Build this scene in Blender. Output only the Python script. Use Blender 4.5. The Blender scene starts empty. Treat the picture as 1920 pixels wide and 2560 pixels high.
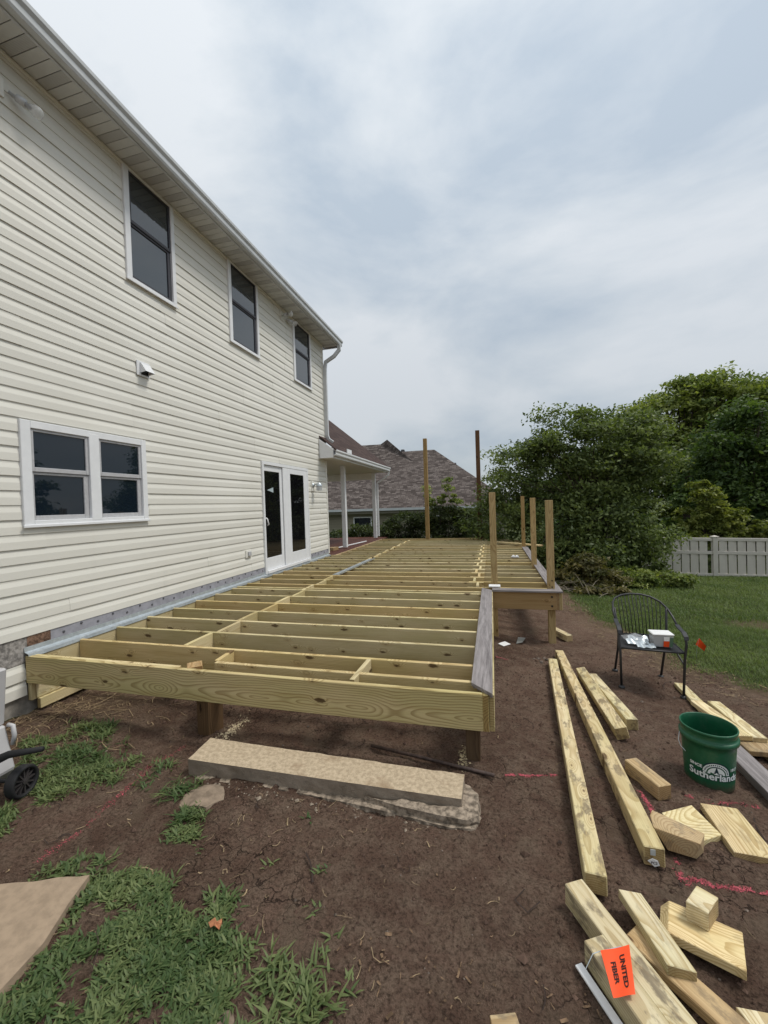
import bpy, bmesh, math, random
import numpy as np
from mathutils import Vector, Matrix
rnd = random.Random(7)
S = bpy.context.scene
COL = S.collection
PI = math.pi

# ------------------------------------------------------------------ camera, sky, sun, exposure
cd = bpy.data.cameras.new('camera'); cam = bpy.data.objects.new('camera', cd); COL.objects.link(cam)
cd.sensor_fit = 'HORIZONTAL'; cd.sensor_width = 36.0; cd.lens = 36.0 * 1022.65 / 1920.0
cd.clip_start = 0.05; cd.clip_end = 2000
YAW, PIT, ROL = math.radians(14.754), math.radians(-1.026), math.radians(-1.865)
_f = Vector((-math.sin(YAW) * math.cos(PIT), math.cos(YAW) * math.cos(PIT), math.sin(PIT)))
_r0 = Vector((math.cos(YAW), math.sin(YAW), 0)); _u0 = _r0.cross(_f)
_r = math.cos(ROL) * _r0 + math.sin(ROL) * _u0; _u = -math.sin(ROL) * _r0 + math.cos(ROL) * _u0
cam.matrix_world = Matrix((_r, _u, -_f)).transposed().to_4x4()
S.camera = cam

SUN_EL, SUN_AZ = math.radians(59), math.radians(74)      # azimuth clockwise from +Y
w = bpy.data.worlds.new('World'); S.world = w; w.use_nodes = True
nt = w.node_tree; nt.nodes.clear()
def wn(t, **k):
    n = nt.nodes.new(t)
    for a, b in k.items(): setattr(n, a, b)
    return n
wo = wn('ShaderNodeOutputWorld'); bg = wn('ShaderNodeBackground'); bg.inputs['Strength'].default_value = 0.1
sky = wn('ShaderNodeTexSky', sky_type='NISHITA'); sky.sun_disc = False; sky.sun_elevation = SUN_EL; sky.sun_rotation = SUN_AZ
tc = wn('ShaderNodeTexCoord'); sep = wn('ShaderNodeSeparateXYZ'); nt.links.new(tc.outputs['Generated'], sep.inputs[0])
def wm(op, a, b=None, c=None):
    n = wn('ShaderNodeMath', operation=op)
    for i, v in enumerate((a, b, c)):
        if v is None: continue
        if isinstance(v, (int, float)): n.inputs[i].default_value = v
        else: nt.links.new(v, n.inputs[i])
    return n.outputs[0]
zc = wm('MAXIMUM', sep.outputs[2], 0.0)
den = wm('ADD', zc, 0.22)
cx = wm('DIVIDE', sep.outputs[0], den); cy = wm('DIVIDE', sep.outputs[1], den)
comb = wn('ShaderNodeCombineXYZ'); nt.links.new(cx, comb.inputs[0]); nt.links.new(cy, comb.inputs[1])
mp = wn('ShaderNodeMapping'); nt.links.new(tc.outputs['Generated'], mp.inputs[0]); mp.inputs['Rotation'].default_value = (math.radians(8), math.radians(-14), math.radians(20)); mp.inputs['Scale'].default_value = (1.5, 1.5, 3.6)
mp.inputs['Location'].default_value = (3.1, 1.7, 0)
n1 = wn('ShaderNodeTexNoise'); n1.inputs['Scale'].default_value = 1.5; n1.inputs['Detail'].default_value = 8; n1.inputs['Roughness'].default_value = 0.55; n1.inputs['Distortion'].default_value = 0.25
n2 = wn('ShaderNodeTexNoise'); n2.inputs['Scale'].default_value = 0.7; n2.inputs['Detail'].default_value = 3
nt.links.new(mp.outputs[0], n1.inputs['Vector']); nt.links.new(mp.outputs[0], n2.inputs['Vector'])
cl = wm('ADD', wm('MULTIPLY_ADD', n1.outputs[0], 0.86, -0.12), wm('MULTIPLY', n2.outputs[0], 0.5))
cl = wm('ADD', cl, wm('MULTIPLY', zc, 0.10))
dt = wn('ShaderNodeVectorMath', operation='DOT_PRODUCT'); nt.links.new(tc.outputs['Generated'], dt.inputs[0]); dt.inputs[1].default_value = (-.289, .915, .283)
brk = wm('POWER', wm('MAXIMUM', dt.outputs['Value'], 0.0), 60.0)
cl = wm('ADD', cl, wm('MULTIPLY', brk, 0.17))
rp = wn('ShaderNodeValToRGB'); nt.links.new(cl, rp.inputs[0])
e = rp.color_ramp.elements
e[0].position = 0.43; e[0].color = (3.45, 3.97, 4.50, 1)
e[1].position = 0.68; e[1].color = (5.25, 5.5, 5.7, 1)
m = e.new(0.525); m.color = (4.18, 4.6, 4.98, 1)
m = e.new(0.59); m.color = (4.65, 5.0, 5.28, 1)
gr = wm('ADD', 0.71, wm('MULTIPLY', zc, 0.62))
vm = wn('ShaderNodeVectorMath', operation='SCALE'); nt.links.new(rp.outputs[0], vm.inputs[0]); nt.links.new(gr, vm.inputs['Scale'])
mx = wn('ShaderNodeMix', data_type='RGBA'); mx.inputs[0].default_value = 0.9
nt.links.new(sky.outputs[0], mx.inputs[6]); nt.links.new(vm.outputs[0], mx.inputs[7])
nt.links.new(mx.outputs[2], bg.inputs[0]); nt.links.new(bg.outputs[0], wo.inputs[0])

sd = bpy.data.lights.new('sun', 'SUN'); sun = bpy.data.objects.new('sun', sd); COL.objects.link(sun)
sd.energy = 1.5; sd.angle = math.radians(15); sd.color = (1.0, 0.96, 0.89)
tos = Vector((math.sin(SUN_AZ) * math.cos(SUN_EL), math.cos(SUN_AZ) * math.cos(SUN_EL), math.sin(SUN_EL)))
sun.rotation_euler = tos.to_track_quat('Z', 'Y').to_euler(); sun.location = (6, -4, 12)
S.view_settings.view_transform = 'Standard'; S.view_settings.look = 'None'; S.view_settings.exposure = 0.56
S.view_settings.gamma = 1.0; S.view_settings.use_curve_mapping = False

# ------------------------------------------------------------------ numeric noise and ground height
def _hash(ix, iy, seed):
    h = (ix.astype(np.int64) * 374761393 + iy.astype(np.int64) * 668265263 + seed * 1442695041) & 0x7fffffff
    h = ((h ^ (h >> 13)) * 1274126177) & 0x7fffffff
    return ((h ^ (h >> 16)) & 0xffff) / 65535.0
def vnoise(x, y, sc, seed=0):
    x = np.asarray(x, float) / sc; y = np.asarray(y, float) / sc
    ix = np.floor(x); iy = np.floor(y); fx = x - ix; fy = y - iy
    fx = fx * fx * (3 - 2 * fx); fy = fy * fy * (3 - 2 * fy)
    a = _hash(ix, iy, seed); b = _hash(ix + 1, iy, seed); c = _hash(ix, iy + 1, seed); d = _hash(ix + 1, iy + 1, seed)
    return (a * (1 - fx) + b * fx) * (1 - fy) + (c * (1 - fx) + d * fx) * fy
def fbm(x, y, sc, seed=0, o=4):
    t = 0; a = .5
    for k in range(o): t = t + a * vnoise(x, y, sc / 2 ** k, seed + k * 17); a *= .5
    return t / (1 - .5 ** o)
def sst(a, b, t):
    t = np.clip((t - a) / (b - a), 0, 1); return t * t * (3 - 2 * t)
def G(x, y):
    x = np.asarray(x, float); y = np.asarray(y, float)
    b = -1.60 - .045 * np.clip(y, -20, 30) - .09 * np.clip(x, 0, 2)
    b = b - .05 * np.exp(-((x + 2.25) ** 2 + (y - 2.7) ** 2) / .18) + .035 * np.exp(-((x + .15) ** 2 + (y - 2.72) ** 2) / .12)
    return b
def gz(x, y): return float(G(x, y))
LAWN = [(1.35, 12.0), (1.62, 9.9), (1.72, 8.0), (1.93, 6.6), (2.12, 5.8), (2.40, 5.25), (2.66, 4.95), (3.2, 4.55), (4.5, 3.9), (7.0, 3.0), (14, 1.0)]
def lawn_d(x, y):
    """signed distance-like: >0 inside the lawn (to the right of / beyond the edge line)"""
    x = np.asarray(x, float); y = np.asarray(y, float)
    best = np.full(np.broadcast(x, y).shape, 1e9); sg = np.zeros_like(best)
    for (x0, y0), (x1, y1) in zip(LAWN[:-1], LAWN[1:]):
        dx, dy = x1 - x0, y1 - y0
        t = np.clip(((x - x0) * dx + (y - y0) * dy) / (dx * dx + dy * dy), 0, 1)
        px, py = x - x0 - t * dx, y - y0 - t * dy
        d = np.hypot(px, py); cr = dx * py - dy * px
        u = d < best; best = np.where(u, d, best); sg = np.where(u, np.sign(cr), sg)
    s = best * sg
    return np.where(y > 12, np.where(x > -4.0, 1.0, s), s)

# ------------------------------------------------------------------ mesh + object helpers
PM = {}
def raw(name, me, mat=None, parent=None, M=None):
    o = bpy.data.objects.new(name, me); COL.objects.link(o)
    if mat is not None:
        me.materials.clear()
        for mm in (mat if isinstance(mat, (list, tuple)) else [mat]): me.materials.append(mm)
    M = Matrix.Identity(4) if M is None else M.copy()
    PM[o] = M
    if parent is not None:
        o.parent = parent; o.matrix_basis = PM[parent].inverted() @ M
    else: o.matrix_basis = M
    return o
def tag(o, label=None, cat=None, group=None, kind=None):
    if label: o['label'] = label
    if cat: o['category'] = cat
    if group: o['group'] = group
    if kind: o['kind'] = kind
    return o
def empty(name, loc, label, cat, group=None):
    o = bpy.data.objects.new(name, None); COL.objects.link(o); o.empty_display_size = .1
    M = Matrix.Translation(loc); PM[o] = M; o.matrix_basis = M
    return tag(o, label, cat, group)
class MB:
    def __init__(s): s.v = []; s.f = []; s.mi = []
    def add(s, vs, fs, mi=0):
        n = len(s.v); s.v += [tuple(p) for p in vs]; s.f += [tuple(i + n for i in f) for f in fs]; s.mi += [mi] * len(fs)
    def box(s, x0, x1, y0, y1, z0, z1, mi=0):
        s.add([(x0, y0, z0), (x1, y0, z0), (x1, y1, z0), (x0, y1, z0), (x0, y0, z1), (x1, y0, z1), (x1, y1, z1), (x0, y1, z1)],
              [(0, 3, 2, 1), (4, 5, 6, 7), (0, 1, 5, 4), (1, 2, 6, 5), (2, 3, 7, 6), (3, 0, 4, 7)], mi)
    def prism(s, top, off, mi=0):
        n = len(top); off = Vector(off); top = [Vector(p) for p in top]
        s.add(top + [p + off for p in top], [tuple(range(n)), tuple(range(2 * n - 1, n - 1, -1))] + [(i, n + i, n + (i + 1) % n, (i + 1) % n) for i in range(n)], mi)
    def tube(s, pts, r, n=8, cap=True, mi=0):
        pts = [Vector(p) for p in pts]; rs = r if isinstance(r, (list, tuple)) else [r] * len(pts)
        rings = []; t0 = (pts[1] - pts[0]).normalized()
        a = t0.orthogonal().normalized()
        for i, p in enumerate(pts):
            t = (pts[min(i + 1, len(pts) - 1)] - pts[max(i - 1, 0)]).normalized()
            a = (a - t * a.dot(t)).normalized(); b = t.cross(a)
            rings.append([p + (a * math.cos(2 * PI * k / n) + b * math.sin(2 * PI * k / n)) * rs[i] for k in range(n)])
        vs = [q for R in rings for q in R]; fs = []
        for i in range(len(pts) - 1):
            for k in range(n): fs.append((i * n + k, i * n + (k + 1) % n, (i + 1) * n + (k + 1) % n, (i + 1) * n + k))
        if cap: fs += [tuple(range(n - 1, -1, -1)), tuple((len(pts) - 1) * n + k for k in range(n))]
        s.add(vs, fs, mi)
    def rtube(s, pts, wx, wy, up, mi=0):            # rectangular section tube
        pts = [Vector(p) for p in pts]; up = Vector(up); vs = []
        for i, p in enumerate(pts):
            t = (pts[min(i + 1, len(pts) - 1)] - pts[max(i - 1, 0)]).normalized()
            b = t.cross(up).normalized(); c = b.cross(t)
            vs += [p + b * wx + c * wy, p - b * wx + c * wy, p - b * wx - c * wy, p + b * wx - c * wy]
        fs = [(3, 2, 1, 0)]
        for i in range(len(pts) - 1):
            for k in range(4): fs.append((i * 4 + k, i * 4 + (k + 1) % 4, i * 4 + 4 + (k + 1) % 4, i * 4 + 4 + k))
        n = (len(pts) - 1) * 4; fs.append((n, n + 1, n + 2, n + 3)); s.add(vs, fs, mi)
    def lathe(s, prof, c=(0, 0, 0), n=32, mi=0, axis=None):
        vs = []; c = Vector(c); R = axis or Matrix.Identity(3)
        for r, z in prof:
            for k in range(n): vs.append(c + R @ Vector((r * math.cos(2 * PI * k / n), r * math.sin(2 * PI * k / n), z)))
        fs = [(i * n + k, i * n + (k + 1) % n, (i + 1) * n + (k + 1) % n, (i + 1) * n + k) for i in range(len(prof) - 1) for k in range(n)]
        s.add(vs, fs, mi)
    def mesh(s, name, smooth=False, bevel=0, M=None):
        vs = s.v
        if M is not None:
            Mi = M.inverted(); vs = [Mi @ Vector(p) for p in vs]
        me = bpy.data.meshes.new(name); me.from_pydata([tuple(p) for p in vs], [], s.f)
        if any(s.mi): me.polygons.foreach_set('material_index', s.mi)
        if bevel:
            bm = bmesh.new(); bm.from_mesh(me); bmesh.ops.recalc_face_normals(bm, faces=bm.faces)
            es = [ed for ed in bm.edges if len(ed.link_faces) == 2 and ed.calc_face_angle(0) > .4]
            bmesh.ops.bevel(bm, geom=es, offset=bevel, segments=1, affect='EDGES', profile=.5)
            bm.to_mesh(me); bm.free()
        elif not smooth:
            bm = bmesh.new(); bm.from_mesh(me); bmesh.ops.recalc_face_normals(bm, faces=bm.faces); bm.to_mesh(me); bm.free()
        if smooth: me.polygons.foreach_set('use_smooth', [True] * len(me.polygons))
        me.update(); return me
    def build(s, name, mat, parent=None, smooth=False, bevel=0, M=None):
        return raw(name, s.mesh(name, smooth, bevel, M), mat, parent, M)
def boxo(name, x0, x1, y0, y1, z0, z1, mat, parent=None, bevel=0):
    b = MB(); b.box(x0, x1, y0, y1, z0, z1)
    M = Matrix.Translation(((x0 + x1) / 2, (y0 + y1) / 2, (z0 + z1) / 2))
    return b.build(name, mat, parent, bevel=bevel, M=M)
BC = {}
def frame(a, b, up):
    x = (Vector(b) - Vector(a)).normalized(); z = Vector(up); z = (z - x * z.dot(x)).normalized(); y = z.cross(x)
    return Matrix((x, y, z)).transposed()
def board(name, a, b, wd, th, mat, parent=None, up=(0, 0, 1), ch=.003, roll=0):
    """a plank from a to b (centre line); wd across, th along up; local x runs along the grain"""
    a, b = Vector(a), Vector(b); L = (b - a).length
    key = (round(L, 3), round(wd, 3), round(th, 3), ch, mat.name)
    if key not in BC:
        q = MB(); q.box(-L / 2, L / 2, -wd / 2, wd / 2, -th / 2, th / 2)
        me = q.mesh(name, bevel=ch); me.materials.append(mat); BC[key] = me
    R = frame(a, b, up)
    if roll: R = R @ Matrix.Rotation(roll, 3, 'X')
    return raw(name, BC[key], None, parent, Matrix.Translation((a + b) / 2) @ R.to_4x4())
def slab(name, top, th, mat, parent=None, grain=None, bevel=.002, bot=None):
    """offcut: polygon top face (3D points), thickness th downwards, grain direction in plan"""
    top = [Vector(p) for p in top]; c = sum(top, Vector()) / len(top)
    gr = Vector(grain) if grain is not None else top[1] - top[0]
    M = Matrix.Translation(c - Vector((0, 0, th / 2))) @ frame((0, 0, 0), gr, (0, 0, 1)).to_4x4()
    q = MB()
    if bot is None: q.prism(top, (0, 0, -th))
    else:
        n = len(top); q.add(top + [Vector(p) for p in bot], [tuple(range(n)), tuple(range(2 * n - 1, n - 1, -1))] + [(i, n + i, n + (i + 1) % n, (i + 1) % n) for i in range(n)])
    return q.build(name, mat, parent, bevel=bevel, M=M)
def np_mesh(name, v, nper, mats=None, tint=None, smooth=False):
    """polygons with nper verts each, consecutive vertices"""
    v = np.asarray(v, np.float32).reshape(-1, 3); n = len(v); nf = n // nper
    me = bpy.data.meshes.new(name); me.vertices.add(n); me.vertices.foreach_set('co', v.ravel())
    me.loops.add(n); me.loops.foreach_set('vertex_index', np.arange(n, dtype=np.int32))
    me.polygons.add(nf); me.polygons.foreach_set('loop_start', np.arange(0, n, nper, dtype=np.int32))
    if tint is not None:
        at = me.attributes.new('tint', 'FLOAT', 'FACE'); at.data.foreach_set('value', np.asarray(tint, np.float32))
    me.update(calc_edges=True)
    if mats is not None: me.materials.append(mats)
    return me

# ------------------------------------------------------------------ materials
class Nd:
    def __init__(s, name):
        s.m = bpy.data.materials.new(name); s.m.use_nodes = True; s.t = s.m.node_tree; s.t.nodes.clear()
        s.o = s.n('ShaderNodeOutputMaterial'); s.b = s.n('ShaderNodeBsdfPrincipled'); s.l(s.b.outputs[0], s.o.inputs[0])
    def n(s, t, **k):
        q = s.t.nodes.new(t)
        for a, b in k.items(): setattr(q, a, b)
        return q
    def l(s, a, b): s.t.links.new(a, b)
    def put(s, v, i):
        if isinstance(v, bpy.types.NodeSocket): s.l(v, i)
        elif isinstance(v, (tuple, list)): i.default_value = tuple(v) + ((1,) if len(v) == 3 and len(i.default_value) == 4 else ())
        else: i.default_value = v
    def math(s, op, a, b=None, c=None):
        q = s.n('ShaderNodeMath', operation=op)
        for i, v in enumerate((a, b, c)):
            if v is not None: s.put(v, q.inputs[i])
        return q.outputs[0]
    def mix(s, f, a, b, mode='MIX'):
        q = s.n('ShaderNodeMix', data_type='RGBA', blend_type=mode); s.put(f, q.inputs[0]); s.put(a, q.inputs[6]); s.put(b, q.inputs[7]); return q.outputs[2]
    def noise(s, vec, sc, det=3, rough=.5, dist=0):
        q = s.n('ShaderNodeTexNoise'); q.inputs['Scale'].default_value = sc; q.inputs['Detail'].default_value = det
        q.inputs['Roughness'].default_value = rough; q.inputs['Distortion'].default_value = dist
        if vec is not None: s.l(vec, q.inputs['Vector'])
        return q.outputs[0]
    def coord(s, which='Object'): return s.n('ShaderNodeTexCoord').outputs[which]
    def map(s, vec, sc=(1, 1, 1), loc=(0, 0, 0), rot=(0, 0, 0)):
        q = s.n('ShaderNodeMapping'); s.l(vec, q.inputs[0]); q.inputs['Scale'].default_value = sc; q.inputs['Location'].default_value = loc; q.inputs['Rotation'].default_value = rot; return q.outputs[0]
    def step(s, x, a, b, lo=0., hi=1.):
        q = s.n('ShaderNodeMapRange', interpolation_type='SMOOTHSTEP'); s.put(x, q.inputs[0]); q.inputs[1].default_value = a; q.inputs[2].default_value = b; q.inputs[3].default_value = lo; q.inputs[4].default_value = hi; return q.outputs[0]
    def bump(s, h, st=.3, d=.01):
        q = s.n('ShaderNodeBump'); q.inputs['Strength'].default_value = st; q.inputs['Distance'].default_value = d; s.l(h, q.inputs['Height']); s.l(q.outputs[0], s.b.inputs['Normal'])
    def fin(s, col, rough=.6, spec=.4, metal=0):
        s.put(col, s.b.inputs['Base Color']); s.put(rough, s.b.inputs['Roughness']); s.b.inputs['Specular IOR Level'].default_value = spec; s.b.inputs['Metallic'].default_value = metal; return s.m
def plain(name, col, rough=.6, spec=.4, metal=0, var=.08, vs=30, bump=0):
    k = Nd(name); v = k.coord(); q = k.noise(v, vs, 4, .6)
    c = k.mix(k.step(q, .3, .7), tuple(x * (1 - var) for x in col), tuple(min(1, x * (1 + var)) for x in col))
    if bump: k.bump(q, bump, .004)
    return k.fin(c, rough, spec, metal)
def wood(name, light, dark, olive, knots=.5, ring=.010, ringmix=.75, rough=.75, dirt=.0, drift=.9, amp=.30, thin='z'):
    k = Nd(name); oc = k.coord(); oi = k.n('ShaderNodeObjectInfo').outputs['Random']
    off = k.n('ShaderNodeCombineXYZ'); k.l(k.math('MULTIPLY', oi, 37.0), off.inputs[0])
    va = k.n('ShaderNodeVectorMath', operation='ADD'); k.l(oc, va.inputs[0]); k.l(off.outputs[0], va.inputs[1]); p = va.outputs[0]
    sp = k.n('ShaderNodeSeparateXYZ'); k.l(oc, sp.inputs[0])
    wv = k.noise(k.map(p, (1.6, 5, 5)), 1.0, 2, .5, .3)
    r2 = k.math('FRACT', k.math('MULTIPLY', oi, 7.31))
    dy = k.math('SUBTRACT', sp.outputs[1], k.math('MULTIPLY_ADD', oi, .07, -.035)); dz = k.math('SUBTRACT', sp.outputs[2], k.math('MULTIPLY_ADD', r2, .12, -.16))
    # long slow drift of the pith along the board makes cathedral figure
    dr = k.noise(k.map(p, (drift, .01, .01)), 1.0, 1, .5)
    dy = k.math('ADD', dy, k.math('MULTIPLY_ADD', dr, amp, -amp / 2))
    rr = k.math('SQRT', k.math('ADD', k.math('MULTIPLY', dy, dy), k.math('MULTIPLY', dz, dz)))
    rr = k.math('ADD', rr, k.math('MULTIPLY_ADD', wv, .07, -.035))
    vo = k.n('ShaderNodeTexVoronoi', voronoi_dimensions='2D'); vo.inputs['Scale'].default_value = 1.0; sq = k.n('ShaderNodeSeparateXYZ'); k.l(p, sq.inputs[0]); cq = k.n('ShaderNodeCombineXYZ')
    k.l(k.math('MULTIPLY_ADD', sq.outputs[2 if thin == 'y' else 1], 1.4, k.math('MULTIPLY', sq.outputs[0], 4.2)), cq.inputs[0]); k.l(k.math('MULTIPLY_ADD', sq.outputs[2 if thin == 'y' else 1], 10.5, k.math('MULTIPLY', oi, 91.0)), cq.inputs[1]); k.l(cq.outputs[0], vo.inputs['Vector'])
    vr = k.n('ShaderNodeSeparateColor'); k.l(vo.outputs['Color'], vr.inputs[0]); kon = k.math('GREATER_THAN', vr.outputs[0], 1 - knots)
    rr = k.math('ADD', rr, k.math('MULTIPLY', k.math('MULTIPLY', k.step(vo.outputs['Distance'], .42, .0), kon), .036))
    fr = k.math('FRACT', k.math('DIVIDE', rr, ring))
    late = k.math('MULTIPLY', k.step(fr, .35, .92), k.step(fr, 1.0, .95))
    fine = k.noise(k.map(p, (3, 160, 160)), 1.0, 3, .6)
    tone = k.noise(k.map(p, (1.1, 4, 4)), 1.0, 3, .55)
    c = k.mix(k.math('MULTIPLY', late, ringmix), light, dark)
    c = k.mix(k.math('MULTIPLY', k.step(tone, .35, .65), .75), c, k.mix(1, c, olive, 'MULTIPLY'))
    c = k.mix(k.step(fine, .3, .75, 0, .45), c, k.mix(1, c, (.70, .63, .52), 'MULTIPLY'))
    strk = k.noise(k.map(p, (1.3, 34, 34)), 1.0, 3, .6); c = k.mix(k.step(strk, .52, .72, 0, .5), c, k.mix(1, c, (.76, .68, .55), 'MULTIPLY'))
    # knots, elongated across faces
    kd = k.math('ADD', vo.outputs['Distance'], k.math('MULTIPLY_ADD', k.noise(k.map(p, (26, 55, 55)), 1.0, 3), .22, -.11))
    ksz = k.math('MULTIPLY_ADD', k.math('POWER', vr.outputs[1], 2.5), .15, .025); kn = k.math('MULTIPLY', k.step(k.math('SUBTRACT', kd, ksz), .05, -.05), kon)
    halo = k.math('MULTIPLY', k.step(kd, .30, .08), kon)
    c = k.mix(k.math('MULTIPLY', halo, .35), c, k.mix(1, c, (.70, .58, .44), 'MULTIPLY'))
    kn = k.math('MULTIPLY', kn, k.step(fine, .1, .5, .6, 1))
    c = k.mix(k.math('MULTIPLY', kn, .86), c, (dark[0] * .16, dark[1] * .11, dark[2] * .09))
    if dirt:
        dn = k.noise(k.map(p, (7, 16, 16)), 1.0, 5, .7)
        c = k.mix(k.step(dn, .50, .63, 0, dirt), c, k.mix(k.step(fine, .3, .7), (.10, .075, .055), (.26, .21, .14)))
    on = k.n('ShaderNodeSeparateXYZ'); k.l(k.coord('Normal'), on.inputs[0]); c = k.mix(k.step(k.math('ABSOLUTE', on.outputs[0]), .75, .95, 0, .8), c, k.mix(1, c, (.60, .50, .40), 'MULTIPLY'))
    c = k.mix(k.step(k.math('FRACT', k.math('MULTIPLY', oi, 23.7)), .45, .95, 0, .75), c, k.mix(1, c, (1.0, .87, .70), 'MULTIPLY'))
    val = k.math('MULTIPLY_ADD', oi, .26, .87)
    vs_ = k.n('ShaderNodeVectorMath', operation='SCALE'); k.l(c, vs_.inputs[0]); k.l(val, vs_.inputs['Scale'])
    k.bump(k.math('ADD', fine, k.math('MULTIPLY', late, .5)), .25, .002)
    return k.fin(vs_.outputs[0], rough, .25)
W_JOIST = wood('treated_pine_joist', (.66, .565, .345), (.42, .325, .17), (.82, .84, .70), .5, thin='y')
W_RIM = wood('treated_pine_rim', (.62, .53, .31), (.33, .245, .115), (.84, .89, .74), .12, .017, .75, drift=1.3, amp=.5, thin='y')
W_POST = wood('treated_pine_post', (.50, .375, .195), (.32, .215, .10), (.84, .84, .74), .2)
W_DARK = wood('stained_brown_post', (.20, .11, .06), (.11, .06, .035), (.9, .85, .8), .35)
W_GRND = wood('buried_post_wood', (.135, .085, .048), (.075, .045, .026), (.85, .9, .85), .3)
W_NEW = wood('fresh_cut_pine', (.74, .65, .44), (.50, .38, .20), (.90, .94, .82), .14, .009, .85, .7, .3)
W_4X4 = wood('treated_pine_timber', (.70, .605, .40), (.46, .35, .185), (.84, .88, .76), .28, .011, .7, .75, .75)
W_TAN = wood('weathered_tan_pine', (.52, .395, .235), (.34, .23, .12), (.88, .86, .78), .3, .010, .75, .8, .6)
W_BRN = wood('brown_pine_rim', (.42, .29, .145), (.27, .16, .075), (.86, .84, .76), .1, .014, .8, thin='y')
W_GREY = plain('weathered_sheathing', (.28, .26, .24), .9, .1, 0, .5, 26, .6)
def deckboard():
    k = Nd('grey_composite_board'); p = k.coord(); a = k.noise(k.map(p, (3, 55, 55)), 1.0, 5, .72); b = k.noise(k.map(p, (1.2, 14, 14)), 1.0, 2)
    c = k.mix(k.step(a, .3, .7), (.115, .100, .098), (.33, .30, .295)); c = k.mix(k.step(b, .35, .65, 0, .5), c, (.235, .21, .205)); k.bump(a, .3, .002)
    return k.fin(c, .62, .35)
COMP = deckboard()
COMPD = plain('dark_composite_edge', (.075, .068, .066), .7, .3)
def siding():
    k = Nd('cream_vinyl_siding'); p = k.coord(); a = k.noise(k.map(p, (60, 2.5, 40)), 1.0, 4, .6); b = k.noise(p, .9, 3); oi = k.n('ShaderNodeObjectInfo').outputs['Random']
    c = k.mix(k.step(b, .35, .7), (.71, .692, .624), (.75, .734, .670)); c = k.mix(k.step(a, .35, .7, 0, .12), c, (.66, .645, .58))
    d = k.noise(k.map(p, (6, 5, .7)), 1.0, 4, .6); c = k.mix(k.step(d, .58, .8, 0, .22), c, (.57, .55, .48))
    v = k.n('ShaderNodeVectorMath', operation='SCALE'); k.l(c, v.inputs[0]); k.l(k.math('MULTIPLY_ADD', oi, .05, .97), v.inputs['Scale'])
    k.bump(a, .12, .002); return k.fin(v.outputs[0], .48, .35)
SIDE = siding()
TRIM = plain('white_trim', (.76, .77, .78), .42, .4, 0, .03, 12)
CREAM = plain('cream_trim', (.75, .735, .675), .45, .4, 0, .03, 12)
GUT = plain('gutter_aluminium', (.56, .58, .59), .40, .45, 0, .06, 6)
SOFF = plain('soffit_vinyl', (.62, .63, .61), .5, .3, 0, .03, 14)
def perf():
    k = Nd('perforated_soffit'); p = k.coord(); v = k.n('ShaderNodeTexVoronoi'); v.inputs['Scale'].default_value = 110; v.inputs['Randomness'].default_value = .0; k.l(p, v.inputs['Vector'])
    return k.fin(k.mix(k.step(v.outputs['Distance'], .38, .30), (.52, .525, .51), (.13, .13, .13)), .55, .3)
SOFP = perf()
def glass(name, col, wave=.0, sc=9, ior=1.85):
    k = Nd(name); k.fin(col, .02, .5); k.b.inputs['IOR'].default_value = ior; p = k.coord()
    k.bump(k.noise(k.map(p, (1, 1, .6)), sc, 3, .5, 1.0), wave, .01); return k.m
GL_LO = glass('dark_window_glass', (.008, .014, .022), .012, 3, 1.55)
GL_UP = glass('storm_window_glass', (.022, .030, .036), .045, 16, 1.95)
GL_DR = glass('door_glass', (.006, .006, .007), .006, 2, 1.5)
DARKF = plain('dark_screen_frame', (.05, .05, .06), .5, .4)
GREYF = plain('grey_sash_vinyl', (.45, .45, .46), .45, .4)
BLACK = plain('black_paint', (.012, .012, .013), .38, .5)
BLKM = plain('wrought_iron', (.022, .022, .024), .5, .5)
GALV = plain('galvanized_steel', (.52, .57, .60), .34, .5, .55, .12, 20)
MEMB = plain('grey_flashing_membrane', (.30, .30, .335), .5, .4, 0, .15, 9, .3)
SCREW = plain('fastener_head', (.09, .09, .10), .5, .4)
ROOFM = None
def shingle(name, cols, sx, sz, var):
    k = Nd(name); p = k.coord('UV')
    br = k.n('ShaderNodeTexBrick'); k.l(p, br.inputs['Vector']); br.inputs['Scale'].default_value = 1; br.inputs['Brick Width'].default_value = sx; br.inputs['Row Height'].default_value = sz
    br.inputs['Mortar Size'].default_value = sz * .10; br.inputs['Mortar Smooth'].default_value = .3; br.offset = .37; br.squash = .8; br.squash_frequency = 3
    br.inputs['Color1'].default_value = (0, 0, 0, 1); br.inputs['Color2'].default_value = (1, 1, 1, 1); br.inputs['Bias'].default_value = 0; br.inputs['Mortar'].default_value = (.5, .5, .5, 1)
    n_ = k.noise(k.map(p, (1 / sx * 1.6, 1 / sz, 1)), 1, 1); n2_ = k.noise(p, .35, 3); g_ = k.noise(p, 40, 3)
    f = k.math('ADD', k.math('MULTIPLY', br.outputs['Color'], var), k.math('MULTIPLY', n_, (1 - var) * .8))
    rp_ = k.n('ShaderNodeValToRGB'); k.l(f, rp_.inputs[0]); el = rp_.color_ramp.elements
    el[0].position = .22; el[0].color = cols[0] + (1,); el[1].position = .85; el[1].color = cols[2] + (1,); q = el.new(.5); q.color = cols[1] + (1,)
    c = k.mix(k.math('MULTIPLY', br.outputs['Fac'], .75), rp_.outputs[0], (.022, .017, .015))
    c = k.mix(k.step(n2_, .3, .7, 0, .2), c, cols[1]); c = k.mix(k.step(g_, .3, .7, 0, .25), c, tuple(x * .6 for x in cols[1]))
    k.bump(k.math('SUBTRACT', 1, br.outputs['Fac']), .5, .02)
    return k.fin(c, .9, .15)
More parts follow.
